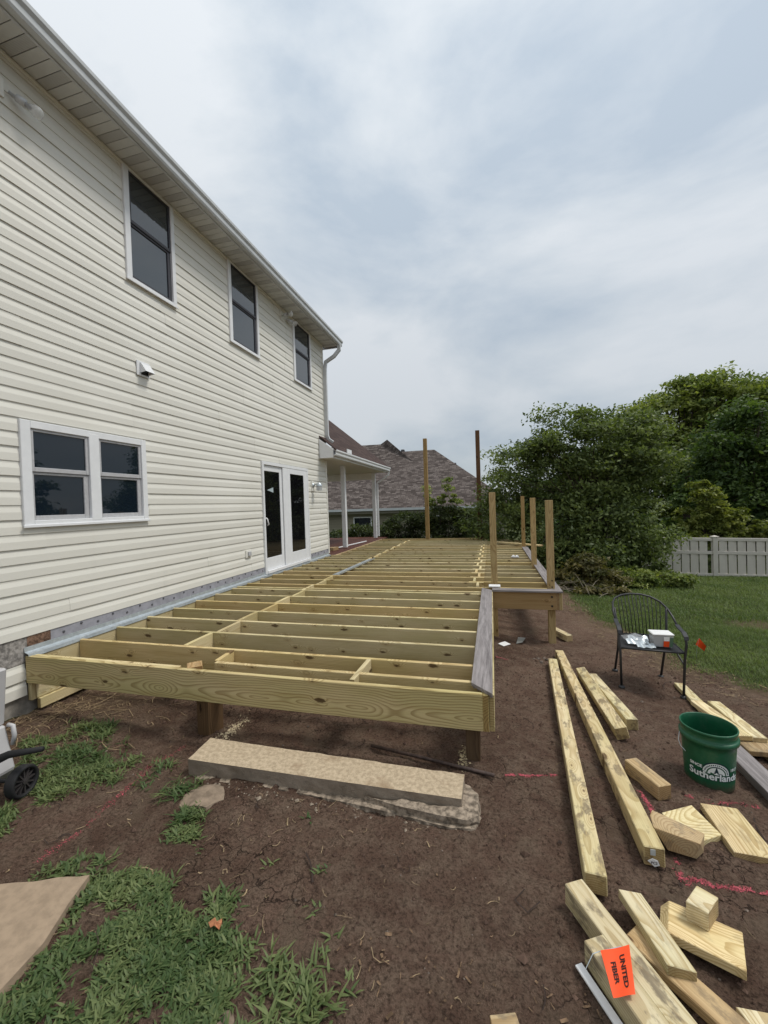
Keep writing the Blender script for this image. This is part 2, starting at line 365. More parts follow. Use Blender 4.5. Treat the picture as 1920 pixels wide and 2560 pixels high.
SH_NB = shingle('tan_brown_shingles', [(.062, .049, .044), (.124, .101, .091), (.192, .162, .147)], .31, .15, .85)
SH_US = shingle('dark_red_brown_shingles', [(.052, .033, .029), (.076, .049, .043), (.105, .071, .062)], .30, .14, .6)
def concrete():
    k = Nd('rough_concrete'); p = k.coord(); a = k.noise(p, 38, 6, .7); b = k.noise(p, 7, 4, .6); q = k.noise(p, 120, 2)
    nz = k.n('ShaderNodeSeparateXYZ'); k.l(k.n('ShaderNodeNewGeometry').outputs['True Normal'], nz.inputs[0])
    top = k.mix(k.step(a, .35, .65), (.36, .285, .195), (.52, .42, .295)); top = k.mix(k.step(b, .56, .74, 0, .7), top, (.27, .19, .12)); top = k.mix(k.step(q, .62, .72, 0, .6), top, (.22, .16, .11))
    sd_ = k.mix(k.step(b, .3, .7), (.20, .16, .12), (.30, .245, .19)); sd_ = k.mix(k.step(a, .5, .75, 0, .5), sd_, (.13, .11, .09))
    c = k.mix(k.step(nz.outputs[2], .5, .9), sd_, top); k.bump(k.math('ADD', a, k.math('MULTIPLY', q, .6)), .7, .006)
    return k.fin(c, .92, .15)
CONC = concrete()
FOOT = plain('lumpy_footing_concrete', (.24, .195, .15), .95, .1, 0, .55, 34, 1.0)
FOUND = plain('foundation_wall', (.27, .25, .22), .92, .1, 0, .3, 9, .5)
STONE = plain('flagstone', (.31, .235, .165), .9, .15, 0, .13, 22, .5)
DKROCK = plain('half_buried_rock', (.22, .17, .125), .95, .1, 0, .3, 14, .6)
PLGREY = plain('grey_plastic', (.44, .43, .43), .5, .4, 0, .06, 5)
RUBBER = plain('black_rubber', (.018, .018, .019), .7, .3)
RUST = plain('rusty_rod', (.055, .035, .028), .7, .4, 0, .4, 40)
def bucket_mat():
    k = Nd('green_bucket_plastic'); p = k.coord(); a = k.noise(p, 9, 4, .6); b = k.noise(p, 40, 5, .7); sp = k.n('ShaderNodeSeparateXYZ'); k.l(p, sp.inputs[0])
    c = k.mix(k.step(a, .35, .7), (.006, .078, .034), (.012, .098, .046)); c = k.mix(k.step(b, .56, .72, 0, .35), c, (.07, .11, .075))
    lowz = k.step(k.math('ADD', sp.outputs[2], k.math('MULTIPLY_ADD', b, .09, -.045)), .07, .0, 0, .75); c = k.mix(lowz, c, (.075, .055, .038))
    return k.fin(c, k.step(b, .35, .65, .30, .52), .45)
BUCK = bucket_mat()
BUCKL = plain('white_print', (.72, .78, .78), .5, .3, 0, .02)
BUCKD = plain('navy_print', (.010, .035, .045), .5, .3, 0, .02)
WHITE = plain('white_plastic', (.80, .80, .80), .4, .4, 0, .03)
ORNG = plain('orange_flag_vinyl', (.86, .082, .014), .5, .35, 0, .06, 12)
PRINTB = plain('black_print', (.03, .012, .010), .6, .2)
CLEAR = Nd('clear_tub_plastic'); CLEAR.fin((.78, .78, .80), .18, .5); CLEAR.b.inputs['Alpha'].default_value = .38; CLEAR = CLEAR.m
BULBG = Nd('clear_bulb_glass'); BULBG.fin((.80, .82, .82), .05, .5); BULBG.b.inputs['Alpha'].default_value = .42; BULBG = BULBG.m
SHADE = Nd('ribbed_lamp_glass'); SHADE.fin((.60, .62, .63), .12, .5); SHADE.b.inputs['Alpha'].default_value = .75; SHADE = SHADE.m
FENC = plain('tan_vinyl_fence', (.58, .54, .48), .5, .35, 0, .04, 4)
FENC2 = plain('grey_fence_boards', (.13, .125, .115), .8, .2, 0, .1, 6)
NBW = plain('neighbour_siding', (.27, .245, .185), .6, .3, 0, .06, 3)
PINK = plain('pink_marking_paint', (.40, .085, .105), .9, .1, 0, .35, 60)
STRAW = plain('dry_straw', (.27, .20, .12), .9, .1, 0, .3, 30)
CHIP = plain('wood_chip', (.16, .105, .065), .9, .1, 0, .5, 30)
PEB = plain('pebbles', (.17, .135, .11), .9, .15, 0, .5, 8)
LEAFB = plain('rusty_dead_leaf', (.42, .18, .09), .8, .2, 0, .3, 60)
REDDK = wood('old_red_stained_decking', (.105, .042, .030), (.07, .028, .022), (.9, .85, .8), .3)
BARK = plain('tree_bark', (.075, .060, .048), .95, .1, 0, .35, 12, .6)
def leaf(name, a, b, trans=.35):
    k = Nd(name); at = k.n('ShaderNodeAttribute', attribute_name='tint', attribute_type='GEOMETRY').outputs['Fac']
    c = k.mix(at, a, b); k.fin(c, .55, .3)
    t = k.n('ShaderNodeBsdfTranslucent'); k.put(k.mix(1, c, (1.25, 1.35, .55), 'MULTIPLY'), t.inputs[0])
    mxs = k.n('ShaderNodeMixShader'); mxs.inputs[0].default_value = trans; k.l(k.b.outputs[0], mxs.inputs[1]); k.l(t.outputs[0], mxs.inputs[2]); k.l(mxs.outputs[0], k.o.inputs[0])
    return k.m
LF_BUSH = leaf('bush_leaves', (0.070, 0.100, 0.035), (0.219, 0.267, 0.089))
LF_BIG = leaf('tall_tree_leaves', (0.101, 0.146, 0.039), (0.316, 0.352, 0.103))
LF_MAP = leaf('maple_leaves', (0.045, 0.081, 0.025), (0.138, 0.197, 0.054))
LF_YEL = leaf('yellow_green_leaves', (.12, .15, .034), (.32, .34, .09))
LF_HED = leaf('hedge_leaves', (0.033, 0.046, 0.019), (0.110, 0.138, 0.046))
LF_DRY = leaf('wilting_brush_leaves', (.070, .075, .026), (.19, .16, .065))
LF_WEED = leaf('crabgrass_blades', (0.057, 0.100, 0.032), (0.190, 0.228, 0.090), .3)
LF_LAWN = leaf('lawn_blades', (0.084, 0.135, 0.037), (0.228, 0.281, 0.099), .3)
LF_GRY = leaf('airy_far_leaves', (.045, .06, .04), (.11, .13, .075))
def ground_mat():
    k = Nd('bare_soil_and_lawn_soil'); p = k.n('ShaderNodeNewGeometry').outputs['Position']
    lw = k.n('ShaderNodeAttribute', attribute_name='lawn', attribute_type='GEOMETRY').outputs['Fac']
    st = k.n('ShaderNodeAttribute', attribute_name='straw', attribute_type='GEOMETRY').outputs['Fac']
    a = k.noise(p, 1.3, 5, .6); b = k.noise(p, 9, 5, .62); c_ = k.noise(p, 60, 5, .7); d = k.noise(p, 260, 3, .6)
    a2_ = k.noise(p, .7, 4, .6); col = k.mix(k.step(a, .3, .7), (.175, .106, .077), (.285, .185, .136)); col = k.mix(k.step(b, .38, .66, 0, .65), col, (.33, .24, .175))
    col = k.mix(k.step(c_, .42, .70, 0, .75), col, (.042, .026, .018)); f5 = k.noise(p, 130, 6, .75); col = k.mix(k.step(f5, .46, .66, 0, .8), col, k.mix(1, col, (.42, .38, .36), 'MULTIPLY')); col = k.mix(k.step(d, .58, .70, 0, .7), col, (.24, .18, .135))
    col = k.mix(k.step(a2_, .50, .62, 0, .6), col, k.mix(1, col, (.55, .50, .48), 'MULTIPLY')); col = k.mix(k.step(k.noise(p, 2.3, 4, .6), .55, .68, 0, .5), col, (.20, .15, .105))
    vo = k.n('ShaderNodeTexVoronoi', feature='DISTANCE_TO_EDGE'); vo.inputs['Scale'].default_value = 7.5
    wp = k.n('ShaderNodeVectorMath', operation='ADD'); k.l(p, wp.inputs[0]); nn = k.n('ShaderNodeTexNoise'); nn.inputs['Scale'].default_value = 9; nn.inputs['Detail'].default_value = 4; k.l(p, nn.inputs['Vector'])
    sc_ = k.n('ShaderNodeVectorMath', operation='SCALE'); k.l(nn.outputs['Color'], sc_.inputs[0]); sc_.inputs['Scale'].default_value = .16; k.l(sc_.outputs[0], wp.inputs[1]); k.l(wp.outputs[0], vo.inputs['Vector'])
    cm = k.step(k.noise(p, 1.1, 2), .48, .62)
    ck = k.math('MULTIPLY', k.step(vo.outputs['Distance'], .022, .004), cm)
    col = k.mix(k.math('MULTIPLY', ck, .75), col, (.022, .013, .010))
    col = k.mix(st, col, k.mix(k.step(c_, .35, .65), (.11, .075, .048), (.25, .185, .115)))
    gcol = k.mix(k.step(b, .3, .7), (.050, .066, .022), (.090, .105, .040)); gcol = k.mix(k.step(c_, .5, .75, 0, .6), gcol, (.025, .03, .012))
    col = k.mix(lw, col, gcol)
    h = k.math('ADD', k.math('MULTIPLY', b, .8), k.math('ADD', k.math('MULTIPLY', c_, .7), k.math('ADD', k.math('MULTIPLY', d, .3), k.math('MULTIPLY', f5, .6))))
    h = k.math('SUBTRACT', h, k.math('MULTIPLY', ck, .8))
    k.bump(h, 1.0, .035); return k.fin(col, .95, .12)
SOIL = ground_mat()

# ------------------------------------------------------------------ ground
def axis(lo, hi, stp, far):
    a = list(np.arange(lo, hi + 1e-6, stp)); d = stp; l = lo; h = hi
    while h < far: d *= 1.16; h += d; a.append(h)
    d = stp
    while l > -far: d *= 1.16; l -= d; a.insert(0, l)
    return np.array(a)
ax = axis(-4.2, 2.9, .022, 420); ay = axis(.5, 6.2, .022, 420)
X, Y = np.meshgrid(ax, ay); LD = lawn_d(X, Y)
ZB = G(X, Y); edge = LD + (fbm(X, Y, .5, 5) - .5) * .55
lawn = sst(-.05, .22, edge); lawn = np.where(X < -4.0, np.where(Y > 8, 1.0, .9), lawn)
near = sst(14, 7, np.hypot(X, Y))
rel = (fbm(X, Y, .55, 1) - .5) * .05 + (fbm(X, Y, .11, 2) - .5) * .040 + (fbm(X, Y, .045, 3, 3) - .5) * .024
Z = ZB + rel * near
straw = sst(-.45, -.02, edge) * (1 - lawn) * sst(.35, .6, fbm(X, Y, .3, 9)) * .9
straw = np.maximum(straw, .45 * sst(.42, .62, fbm(X, Y, .35, 21)) * np.exp(-(((X + 3.5) / .6) ** 2 + ((Y - 2.7) / .7) ** 2)))
patch = np.exp(-(((X - 4.1) / .55) ** 2 + ((Y - 7.8) / .35) ** 2)); straw = np.maximum(straw, sst(.3, .8, patch * 1.2 * (fbm(X, Y, .2, 33) + .3)))
lawn = lawn * (1 - sst(.25, .7, patch) * .8)
nx, ny = len(ax), len(ay)
me = bpy.data.meshes.new('ground'); me.vertices.add(nx * ny); me.vertices.foreach_set('co', np.stack([X, Y, Z], -1).astype(np.float32).ravel())
ii = (np.arange(ny - 1)[:, None] * nx + np.arange(nx - 1)[None, :]).ravel(); q4 = np.stack([ii, ii + 1, ii + nx + 1, ii + nx], -1).astype(np.int32)
me.loops.add(q4.size); me.loops.foreach_set('vertex_index', q4.ravel()); me.polygons.add(len(q4)); me.polygons.foreach_set('loop_start', np.arange(0, q4.size, 4, dtype=np.int32))
me.polygons.foreach_set('use_smooth', np.ones(len(q4), bool))
for nm, arr in (('lawn', lawn), ('straw', straw)):
    at = me.attributes.new(nm, 'FLOAT', 'POINT'); at.data.foreach_set('value', arr.astype(np.float32).ravel())
me.update(calc_edges=True)
tag(raw('ground', me, SOIL), 'bare brown soil running into green lawn', None, None, 'structure')
def gr(x, y):
    x = np.asarray(x, float); y = np.asarray(y, float); n_ = sst(14, 7, np.hypot(x, y))
    return G(x, y) + ((fbm(x, y, .55, 1) - .5) * .05 + (fbm(x, y, .11, 2) - .5) * .040 + (fbm(x, y, .045, 3, 3) - .5) * .024) * n_

# ------------------------------------------------------------------ the house
HW = -4.0; HC = 9.57; PIT_S = .1287; SB = -1.058; ST = 4.02; Y0 = -2.6
house = empty('house', (HW, 5, -1.7), 'cream two storey house with horizontal vinyl siding and white trimmed windows', 'house')
b = MB(); b.box(-13, HW - .045, Y0, HC - .03, -1.25, ST); b.build('wall_body', plain('house_core', (.25, .24, .21), .9, .1), house)
OPEN = [(2.668, 4.018, -.092, .857), (3.86, 4.632, 2.697, 4.02), (5.785, 6.652, 2.703, 4.02), (7.992, 8.87, 2.71, 4.02), (6.568, 8.466, -1.2, .86)]
rs = random.Random(3); seg_n = 0
for i in range(41):
    z0 = SB + i * PIT_S; z1 = z0 + PIT_S
    if z0 > ST - .01: break
    if i % 2 == 0: seams = sorted([Y0 + rs.uniform(.3, 3.4) + kk * 3.66 for kk in range(4)])
    cuts = sorted(set([Y0, HC - .012] + [s_ for s_ in seams if Y0 < s_ < HC - .3] + [v for o in OPEN if o[2] < z1 and o[3] > z0 for v in (o[0], o[1])]))
    for a_, c_ in zip(cuts[:-1], cuts[1:]):
        mid = (a_ + c_) / 2; zl, zh = z0, min(z1, ST)
        for o in OPEN:
            if o[0] <= mid <= o[1] and o[2] < zh and o[3] > zl:
                if o[2] <= zl and o[3] >= zh: zl = zh
                elif o[2] > zl: zh = o[2]
                else: zl = o[3]
        if zh - zl < .012 or c_ - a_ < .01: continue
        prof = [(0.0, 0.0), (.0105, 0.0), (.0098, .066), (.0015, .106), (.001, PIT_S + .004)]
        P = []
        for x_, zz in prof:
            z_ = min(max(z0 + zz, zl), zh + (.004 if zh == z1 else 0)); P.append((x_, z_))
        lap = .0028 if (seg_n % 2) else 0.0; seg_n += 1
        q = MB(); e1 = c_ + (.02 if lap and any(abs(c_ - s_) < 1e-6 for s_ in seams) else 0)
        nP = len(P); q.add([(HW + x_ + lap, a_, z_) for x_, z_ in P] + [(HW + x_ + lap, e1, z_) for x_, z_ in P], [(k, k + 1, nP + k + 1, nP + k) for k in range(nP - 1)] + [tuple(range(nP)), tuple(range(2 * nP - 1, nP - 1, -1))])
        q.build('siding_panel', SIDE, house)
# remnant of two courses and bare strip at the near foot of the wall
boxo('bare_sheathing', HW - .02, HW + .004, Y0, 2.66, -1.285, SB + .012, W_GREY, house)
boxo('rotten_wood_strip', HW - .02, HW + .007, 2.66, 2.86, -1.18, SB + .01, plain('rotten_wood', (.16, .10, .07), .95, .1, 0, .6, 40, .8), house)
for i in range(2):
    z1 = -1.29 - i * .135; q = MB(); P = [(0, -.14), (.018, -.14), (.016, -.06), (.003, -.022), (.001, .0)]
    q.add([(HW + a_, Y0, z1 + c_) for a_, c_ in P] + [(HW + a_, 2.635, z1 + c_) for a_, c_ in P], [(k, k + 1, 6 + k, 5 + k) for k in range(4)] + [(0, 1, 2, 3, 4), (9, 8, 7, 6, 5)])
    q.build('siding_panel', SIDE, house)
boxo('foundation', -13, HW - .012, Y0, HC, -3.2, -1.28, FOUND, house)
boxo('corner_trim', HW - .05, HW + .022, HC - .012, HC + .045, -1.18, ST, CREAM, house, .004)
# end wall of the house and set-back porch wall
b = MB()
for i in range(40):
    z0 = -1.18 + i * .13; b.add([(-13, HC + .002, z0 + .13), (-13, HC + .016, z0), (HW - .05, HC + .016, z0), (HW - .05, HC + .002, z0 + .13)], [(0, 1, 2, 3)])
b.build('end_wall_siding', SIDE, house)
# eave: soffit panels, fascia, gutter, roof
ZS = 4.03; XE = -3.655
for k in range(124):
    y0 = Y0 + .1005 * k + .02
    if y0 > HC + .18: break
    q = MB(); q.box(HW - .0, XE, y0, y0 + .0935, ZS, ZS + .006)
    q.build('soffit_panel', SOFP if k % 3 == 1 else SOFF, house)
boxo('soffit_backing', HW - .02, XE, Y0, HC + .28, ZS + .0062, ZS + .02, plain('soffit_gap', (.11, .105, .10), .9, .1), house)
boxo('frieze_moulding', HW + .001, HW + .032, Y0, HC + .02, ZS - .036, ZS - .002, CREAM, house, .006)
boxo('fascia', XE, XE + .022, Y0, HC + .29, ZS - .012, ZS + .145, GUT, house, .002)
q = MB(); GP = [(.0235, .14), (.0235, .004), (.085, .004), (.098, .028), (.102, .075), (.125, .105), (.128, .14), (.118, .14), (.1, .11), (.09, .03), (.03, .012), (.03, .14)]
n = len(GP); q.add([(XE + a_, Y0, ZS + c_) for a_, c_ in GP] + [(XE + a_, 9.87, ZS + c_) for a_, c_ in GP], [(k, (k + 1) % n, n + (k + 1) % n, n + k) for k in range(n)] + [tuple(range(n))[::-1], tuple(range(n, 2 * n))])
q.build('gutter', GUT, house)
q = MB(); q.add([(XE + .05, Y0, ZS + .15), (XE + .05, HC + .32, ZS + .15), (-9.5, HC + .32, ZS + 3.0), (-9.5, Y0, ZS + 3.0), (XE + .05, Y0, ZS + .13), (XE + .05, HC + .32, ZS + .13), (-9.5, HC + .32, ZS + 2.9), (-9.5, Y0, ZS + 2.9)],
                [(0, 1, 2, 3), (7, 6, 5, 4), (0, 4, 5, 1), (1, 5, 6, 2), (2, 6, 7, 3), (3, 7, 4, 0)])
me = q.mesh('roof'); uv = me.uv_layers.new(name='UVMap')
for lp in me.loops:
    c = me.vertices[lp.vertex_index].co; uv.data[lp.index].uv = (c.y, (c.x + 3.6) * -1.12)
raw('roof', me, SH_US, house)
boxo('gable_overhang', -9.5, XE + .02, HC + .282, HC + .305, ZS - .01, ZS + .13, TRIM, house)
# downspout (upper elbow, drop, lower elbow onto the porch roof)
q = MB(); q.rtube([(XE + .07, 9.72, ZS + .01), (XE + .07, 9.72, ZS - .12), (XE - .05, 9.67, ZS - .28), (HW + .085, 9.62, ZS - .42), (HW + .062, 9.60, ZS - .6), (HW + .062, 9.60, 1.78), (HW + .09, 9.62, 1.68), (HW + .19, 9.66, 1.60)], .044, .032, (0, 1, .02))
q.build('downspout', GUT, house, bevel=.008)

def window(y0, y1, z0, z1, rows, frame_m, pane_m, lab, mull=None, tw=.075, trim_top=True):
    """frame mesh with sashes and panes below it; rows=(z of meeting rail)"""
    f = MB(); X0, X1 = HW - .002, HW + .034
    f.box(X0, X1, y0, y0 + tw, z0, z1); f.box(X0, X1, y1 - tw * .8, y1, z0, z1)
    f.box(X0, X1, y0 + tw + .0005, y1 - tw * .8 - .0005, z0, z0 + tw * .62)
    if trim_top: f.box(X0, X1, y0 + tw + .0005, y1 - tw * .8 - .0005, z1 - tw * .8, z1)
    else: f.box(X0, X1, y0 + tw + .0005, y1 - tw * .8 - .0005, z1 - .03, z1)
    f.box(X1 + .0, X1 + .012, y0 - .012, y1 + .012, z0 - .012, z0 + .016)
    bays = [(y0 + tw, y1 - tw * .8)]
    if mull: f.box(X0, X1 + .002, mull[0], mull[1], z0 + .03, z1 - .03); bays = [(y0 + tw, mull[0]), (mull[1], y1 - tw * .8)]
    w_ = f.build('window', TRIM, house, bevel=.004); tag(w_, lab)
    zb, zt = z0 + tw * .62, z1 - (tw * .8 if trim_top else .03)
    for (a_, c_) in bays:
        s = MB(); e_ = .03
        for (za, zc_, xo) in ((rows, zt, .012), (zb, rows, -.002)):
            xa, xb = HW + xo - .016, HW + xo + .008
            s.box(xa, xb, a_ + .001, a_ + e_, za + .001, zc_ - .001); s.box(xa, xb, c_ - e_ * (1.0 if xo > 0 else 1.7), c_ - .001, za + .001, zc_ - .001)
            s.box(xa, xb, a_ + e_ + .0005, c_ - e_ * (1.0 if xo > 0 else 1.7) - .0005, za + .001, za + .042); s.box(xa, xb, a_ + e_ + .0005, c_ - e_ * (1.0 if xo > 0 else 1.7) - .0005, zc_ - .024, zc_ - .001)
            p = boxo('pane', xa + .004, xa + .010, a_ + e_ * .8, c_ - e_ * .8, za + .03, zc_ - .015, pane_m); p.parent = w_; p.matrix_basis = PM[w_].inverted() @ PM[p]
        o = s.build('sash', frame_m, w_, bevel=.003)
window(2.668, 4.018, -.092, .857, .40, GREYF, GL_LO, 'wide twin ground floor window in white trim', (3.30, 3.412), .085)
window(3.86, 4.632, 2.697, 4.018, 3.39, DARKF, GL_UP, 'upper window nearest the camera', None, .075, False)
window(5.785, 6.652, 2.703, 4.018, 3.39, DARKF, GL_UP, 'middle upper window', None, .075, False)
window(7.992, 8.87, 2.71, 4.018, 3.39, DARKF, GL_UP, 'upper window nearest the downspout', None, .075, False)
# patio door
f = MB(); X0, X1 = HW - .002, HW + .04
f.box(X0, X1, 6.568, 6.62, -1.19, .86); f.box(X0, X1, 8.412, 8.466, -1.19, .86); f.box(X0, X1, 6.6205, 8.4115, .80, .86); f.box(X0, X1 + .02, 6.6205, 8.4115, -1.19, -1.135)
door = tag(f.build('patio_door', TRIM, house, bevel=.004), 'white two panel patio door')
for (a_, c_, xo, g0, g1) in ((6.622, 7.32, -.012, 6.64, 7.222), (7.315, 8.41, .014, 7.614, 8.232)):
    s = MB(); xa, xb = HW + xo, HW + xo + .022; zt, zb = .797, -1.132; gt, gb = .69, -.91
    if xo < 0: a2 = 6.648
    else: a2 = g0
    s.box(xa, xb, a_, a2, zb, zt); s.box(xa, xb, g1, c_, zb, zt); s.box(xa, xb, a2 + .0005, g1 - .0005, gt, zt); s.box(xa, xb, a2 + .0005, g1 - .0005, zb, gb)
    pn = s.build('door_panel', TRIM, door, bevel=.004)
    boxo('pane', xa + .006, xa + .012, a2 - .01, g1 + .01, gb - .01, gt + .01, GL_DR).parent = door
q = MB(); q.tube([(HW + .03, 6.635, -.17), (HW + .055, 6.645, -.19), (HW + .06, 6.68, -.29), (HW + .03, 6.69, -.31)], .012, 8); q.build('handle', WHITE, door, smooth=True)
q = MB(); q.add([(HW + .0022, 6.764, .34), (HW + .0022, 6.985, .395), (HW + .0022, 6.985, .297), (HW + .0008, 6.764, .34), (HW + .0008, 6.985, .395), (HW + .0008, 6.985, .297)], [(0, 1, 2), (5, 4, 3), (0, 3, 4, 1), (1, 4, 5, 2), (2, 5, 3, 0)]); q.build('sticker', plain('pale_sticker', (.42, .50, .52), .5), door)
for o in list(door.children):
    if o.name.startswith('pane'): o.matrix_basis = PM[o]
# vent hood, outlet, lamps
q = MB(); q.box(HW + .012, HW + .026, 3.945, 4.135, 1.62, 1.795)
v = q.build('vent_plate', TRIM, house, bevel=.003)
q = MB(); q.add([(HW + .026, 3.985, 1.775), (HW + .026, 4.12, 1.775), (HW + .045, 4.12, 1.77), (HW + .045, 3.985, 1.77), (HW + .115, 3.985, 1.665), (HW + .115, 4.12, 1.665), (HW + .026, 3.985, 1.655), (HW + .026, 4.12, 1.655)],
                [(0, 1, 2, 3), (3, 2, 5, 4), (0, 3, 4, 6), (1, 7, 5, 2)]); q.build('vent_hood', TRIM, v)
boxo('vent_opening', HW + .0265, HW + .03, 4.0, 4.105, 1.64, 1.70, BLACK, v)
ou = boxo('outlet_box', HW + .010, HW + .03, 5.985, 6.15, -.815, -.69, CREAM, house, .004); boxo('outlet_cover', HW + .0305, HW + .05, 6.03, 6.115, -.79, -.715, GREYF, ou, .004)
wl = boxo('wall_lamp', HW + .010, HW + .028, 8.66, 8.80, .36, .60, CREAM, house, .006)
q = MB(); R = Matrix.Rotation(PI / 2, 3, 'Y'); q.lathe([(0, .028), (.055, .028), (.052, .045), (.02, .06)], (HW, 8.73, .50), 20, 0, R); q.tube([(HW + .05, 8.73, .50), (HW + .10, 8.75, .53), (HW + .15, 8.77, .54)], .012, 8); q.build('lamp_arm', GALV, wl, smooth=True)
q = MB(); q.lathe([(.012, .565), (.03, .56), (.055, .52), (.066, .49), (.066, .475)], (HW + .16, 8.775, 0), 20); q.build('lamp_cap', GALV, wl, smooth=True)
q = MB(); pr_ = []
for k in range(40):
    a_ = 2 * PI * k / 40; r_ = .062 + (.005 if k % 2 else -.003); pr_.append((r_ * math.cos(a_), r_ * math.sin(a_)))
q.add([(HW + .16 + x_, 8.775 + y_, .474) for x_, y_ in pr_] + [(HW + .16 + x_ * .94, 8.775 + y_ * .94, .375) for x_, y_ in pr_], [(k, (k + 1) % 40, 40 + (k + 1) % 40, 40 + k) for k in range(40)]); q.build('lamp_shade', SHADE, wl)
def floodlight(y, z, heads):
    pl_ = boxo('floodlight_plate', HW + .012, HW + .03, y - .075, y + .075, z - .085, z + .085, CREAM, house, .004)
    for (dy, dz, dx) in heads:
        a_ = Vector((HW + .03, y + dy * .2, z)); d = Vector((dx, dy, dz)).normalized(); q = MB()
        q.tube([a_, a_ + d * .05, a_ + d * .055, a_ + d * .12], [.014, .014, .032, .036], 14); q.build('lamp_socket', GUT, pl_, smooth=True)
        R = d.to_track_quat('Z', 'Y').to_matrix(); q = MB()
        q.lathe([(.020, 0), (.022, .02), (.034, .045), (.05, .075), (.055, .10), (.045, .122), (.02, .133), (0, .135)], a_ + d * .115, 18, 0, R); q.build('bulb', BULBG, pl_, smooth=True)
        q = MB(); q.lathe([(.018, 0), (.020, .03), (.012, .05), (0, .052)], a_ + d * .113, 12, 0, R); q.build('bulb_base', SCREW, pl_, smooth=True)
floodlight(2.60, 3.70, [(.55, -.35, .5), (-.5, -.15, .6)])
floodlight(7.55, 3.86, [(.75, -.12, .5), (-.1, .0, 1.0)])
# flashing along the ledger
q = MB(); q.add([(HW + .005, 2.88, SB - .0), (HW + .005, 6.565, SB), (HW + .007, 6.565, -1.17), (HW + .007, 2.72, -1.17), (HW + .006, 2.76, -1.11)], [(0, 1, 2, 3, 4)]); q.add([(HW + .005, 8.468, SB), (HW + .005, HC - .01, SB), (HW + .007, HC - .01, -1.17), (HW + .007, 8.468, -1.17)], [(0, 1, 2, 3)])
mb_ = q.build('flashing_membrane', MEMB, house)
q = MB()
for k in range(38):
    y_ = 2.98 + k * .176
    if 6.5 < y_ < 8.55 or y_ > 9.5: continue
    z_ = -1.098 + (.018 if k % 2 else -.016); q.lathe([(.0125, .0), (.0125, .004), (.006, .006), (0, .006)], (HW + .0068, y_, z_), 8, 0, Matrix.Rotation(PI / 2, 3, 'Y'))
tag(q.build('fastener_heads', SCREW, mb_), kind='stuff')
q = MB(); FP = [(.009, -1.150), (.0115, -1.150), (.016, -1.190), (.060, -1.2065), (.066, -1.238), (.0635, -1.238), (.058, -1.209), (.013, -1.193)]
for (a_, c_, dz) in ((2.63, 4.72, 0), (4.70, 6.9, .002), (6.88, 9.55, 0)):
    n = len(FP); q.add([(HW + x_ + dz, a_, z_ + dz) for x_, z_ in FP] + [(HW + x_ + dz, c_, z_ + dz) for x_, z_ in FP], [(k, (k + 1) % n, n + (k + 1) % n, n + k) for k in range(n)] + [tuple(range(n)), tuple(range(2 * n - 1, n - 1, -1))])
q.build('metal_flashing', GALV, house)
# porch beyond the corner
ZG = 1.34; XG = -3.55
q = MB(); q.add([(XG + .01, 9.2, ZG + .01), (XG + .01, 14.5, ZG + .01), (-6.2, 14.5, ZG + 2.21), (-6.2, 9.2, ZG + 2.21), (XG + .01, 9.2, ZG - .02), (XG + .01, 14.5, ZG - .02), (-6.2, 14.5, ZG + 2.17), (-6.2, 9.2, ZG + 2.17)], [(0, 1, 2, 3), (7, 6, 5, 4), (0, 4, 5, 1), (1, 5, 6, 2), (2, 6, 7, 3), (3, 7, 4, 0)])
me = q.mesh('porch_roof'); uv = me.uv_layers.new(name='UVMap')
for lp in me.loops:
    c = me.vertices[lp.vertex_index].co; uv.data[lp.index].uv = (c.y, (c.x + 3.6) * -1.3)
raw('porch_roof', me, SH_US, house)
q = MB(); q.prism([(HW + .0205, 9.17, 1.165), (HW + .0205, 9.17, 1.635), (XG - .07, 9.17, ZG + .03), (XG - .07, 9.17, 1.165)], (0, .03, 0)); q.build('porch_end_board', TRIM, house, bevel=.003)
q = MB(); q.add([(XG - .10 + a_, 9.16, ZG - .13 + c_) for a_, c_ in GP] + [(XG - .10 + a_, 14.55, ZG - .14 + c_) for a_, c_ in GP], [(k, (k + 1) % 12, 12 + (k + 1) % 12, 12 + k) for k in range(12)] + [tuple(range(12))[::-1], tuple(range(12, 24))]); q.build('porch_gutter', TRIM, house)
boxo('gutter_splash_guard', XG - .03, XG - .01, 10.0, 10.35, ZG + .0, ZG + .13, TRIM, house)
boxo('porch_fascia', XG - .105, XG - .08, 9.205, 14.5, 1.165, ZG + .0, TRIM, house)
boxo('porch_ceiling', -6.2, XG - .11, 9.205, 14.5, 1.17, 1.19, CREAM, house)
boxo('porch_beam', -6.1, -4.193, 14.31, 14.41, .93, 1.168, CREAM, house)
for y_ in (11.17, 14.36):
    p = boxo('porch_post', -4.19, -4.07, y_ - .06, y_ + .06, -1.20, 1.168, TRIM, house, .006)
q = MB(); q.rtube([(XG - .05, 14.5, 1.19), (XG - .06, 14.5, 1.08), (XG - .25, 14.47, .93), (-4.02, 14.45, .80), (-4.03, 14.45, .6), (-4.03, 14.45, -1.15)], .032, .026, (0, 1, .02)); q.build('porch_downspout', TRIM, house, bevel=.005)
for k in range(16):
    board('floor_board', (-3.92 - .142 * k, 9.63, -1.243), (-3.92 - .142 * k, 15.2, -1.243), .136, .026, REDDK, house)

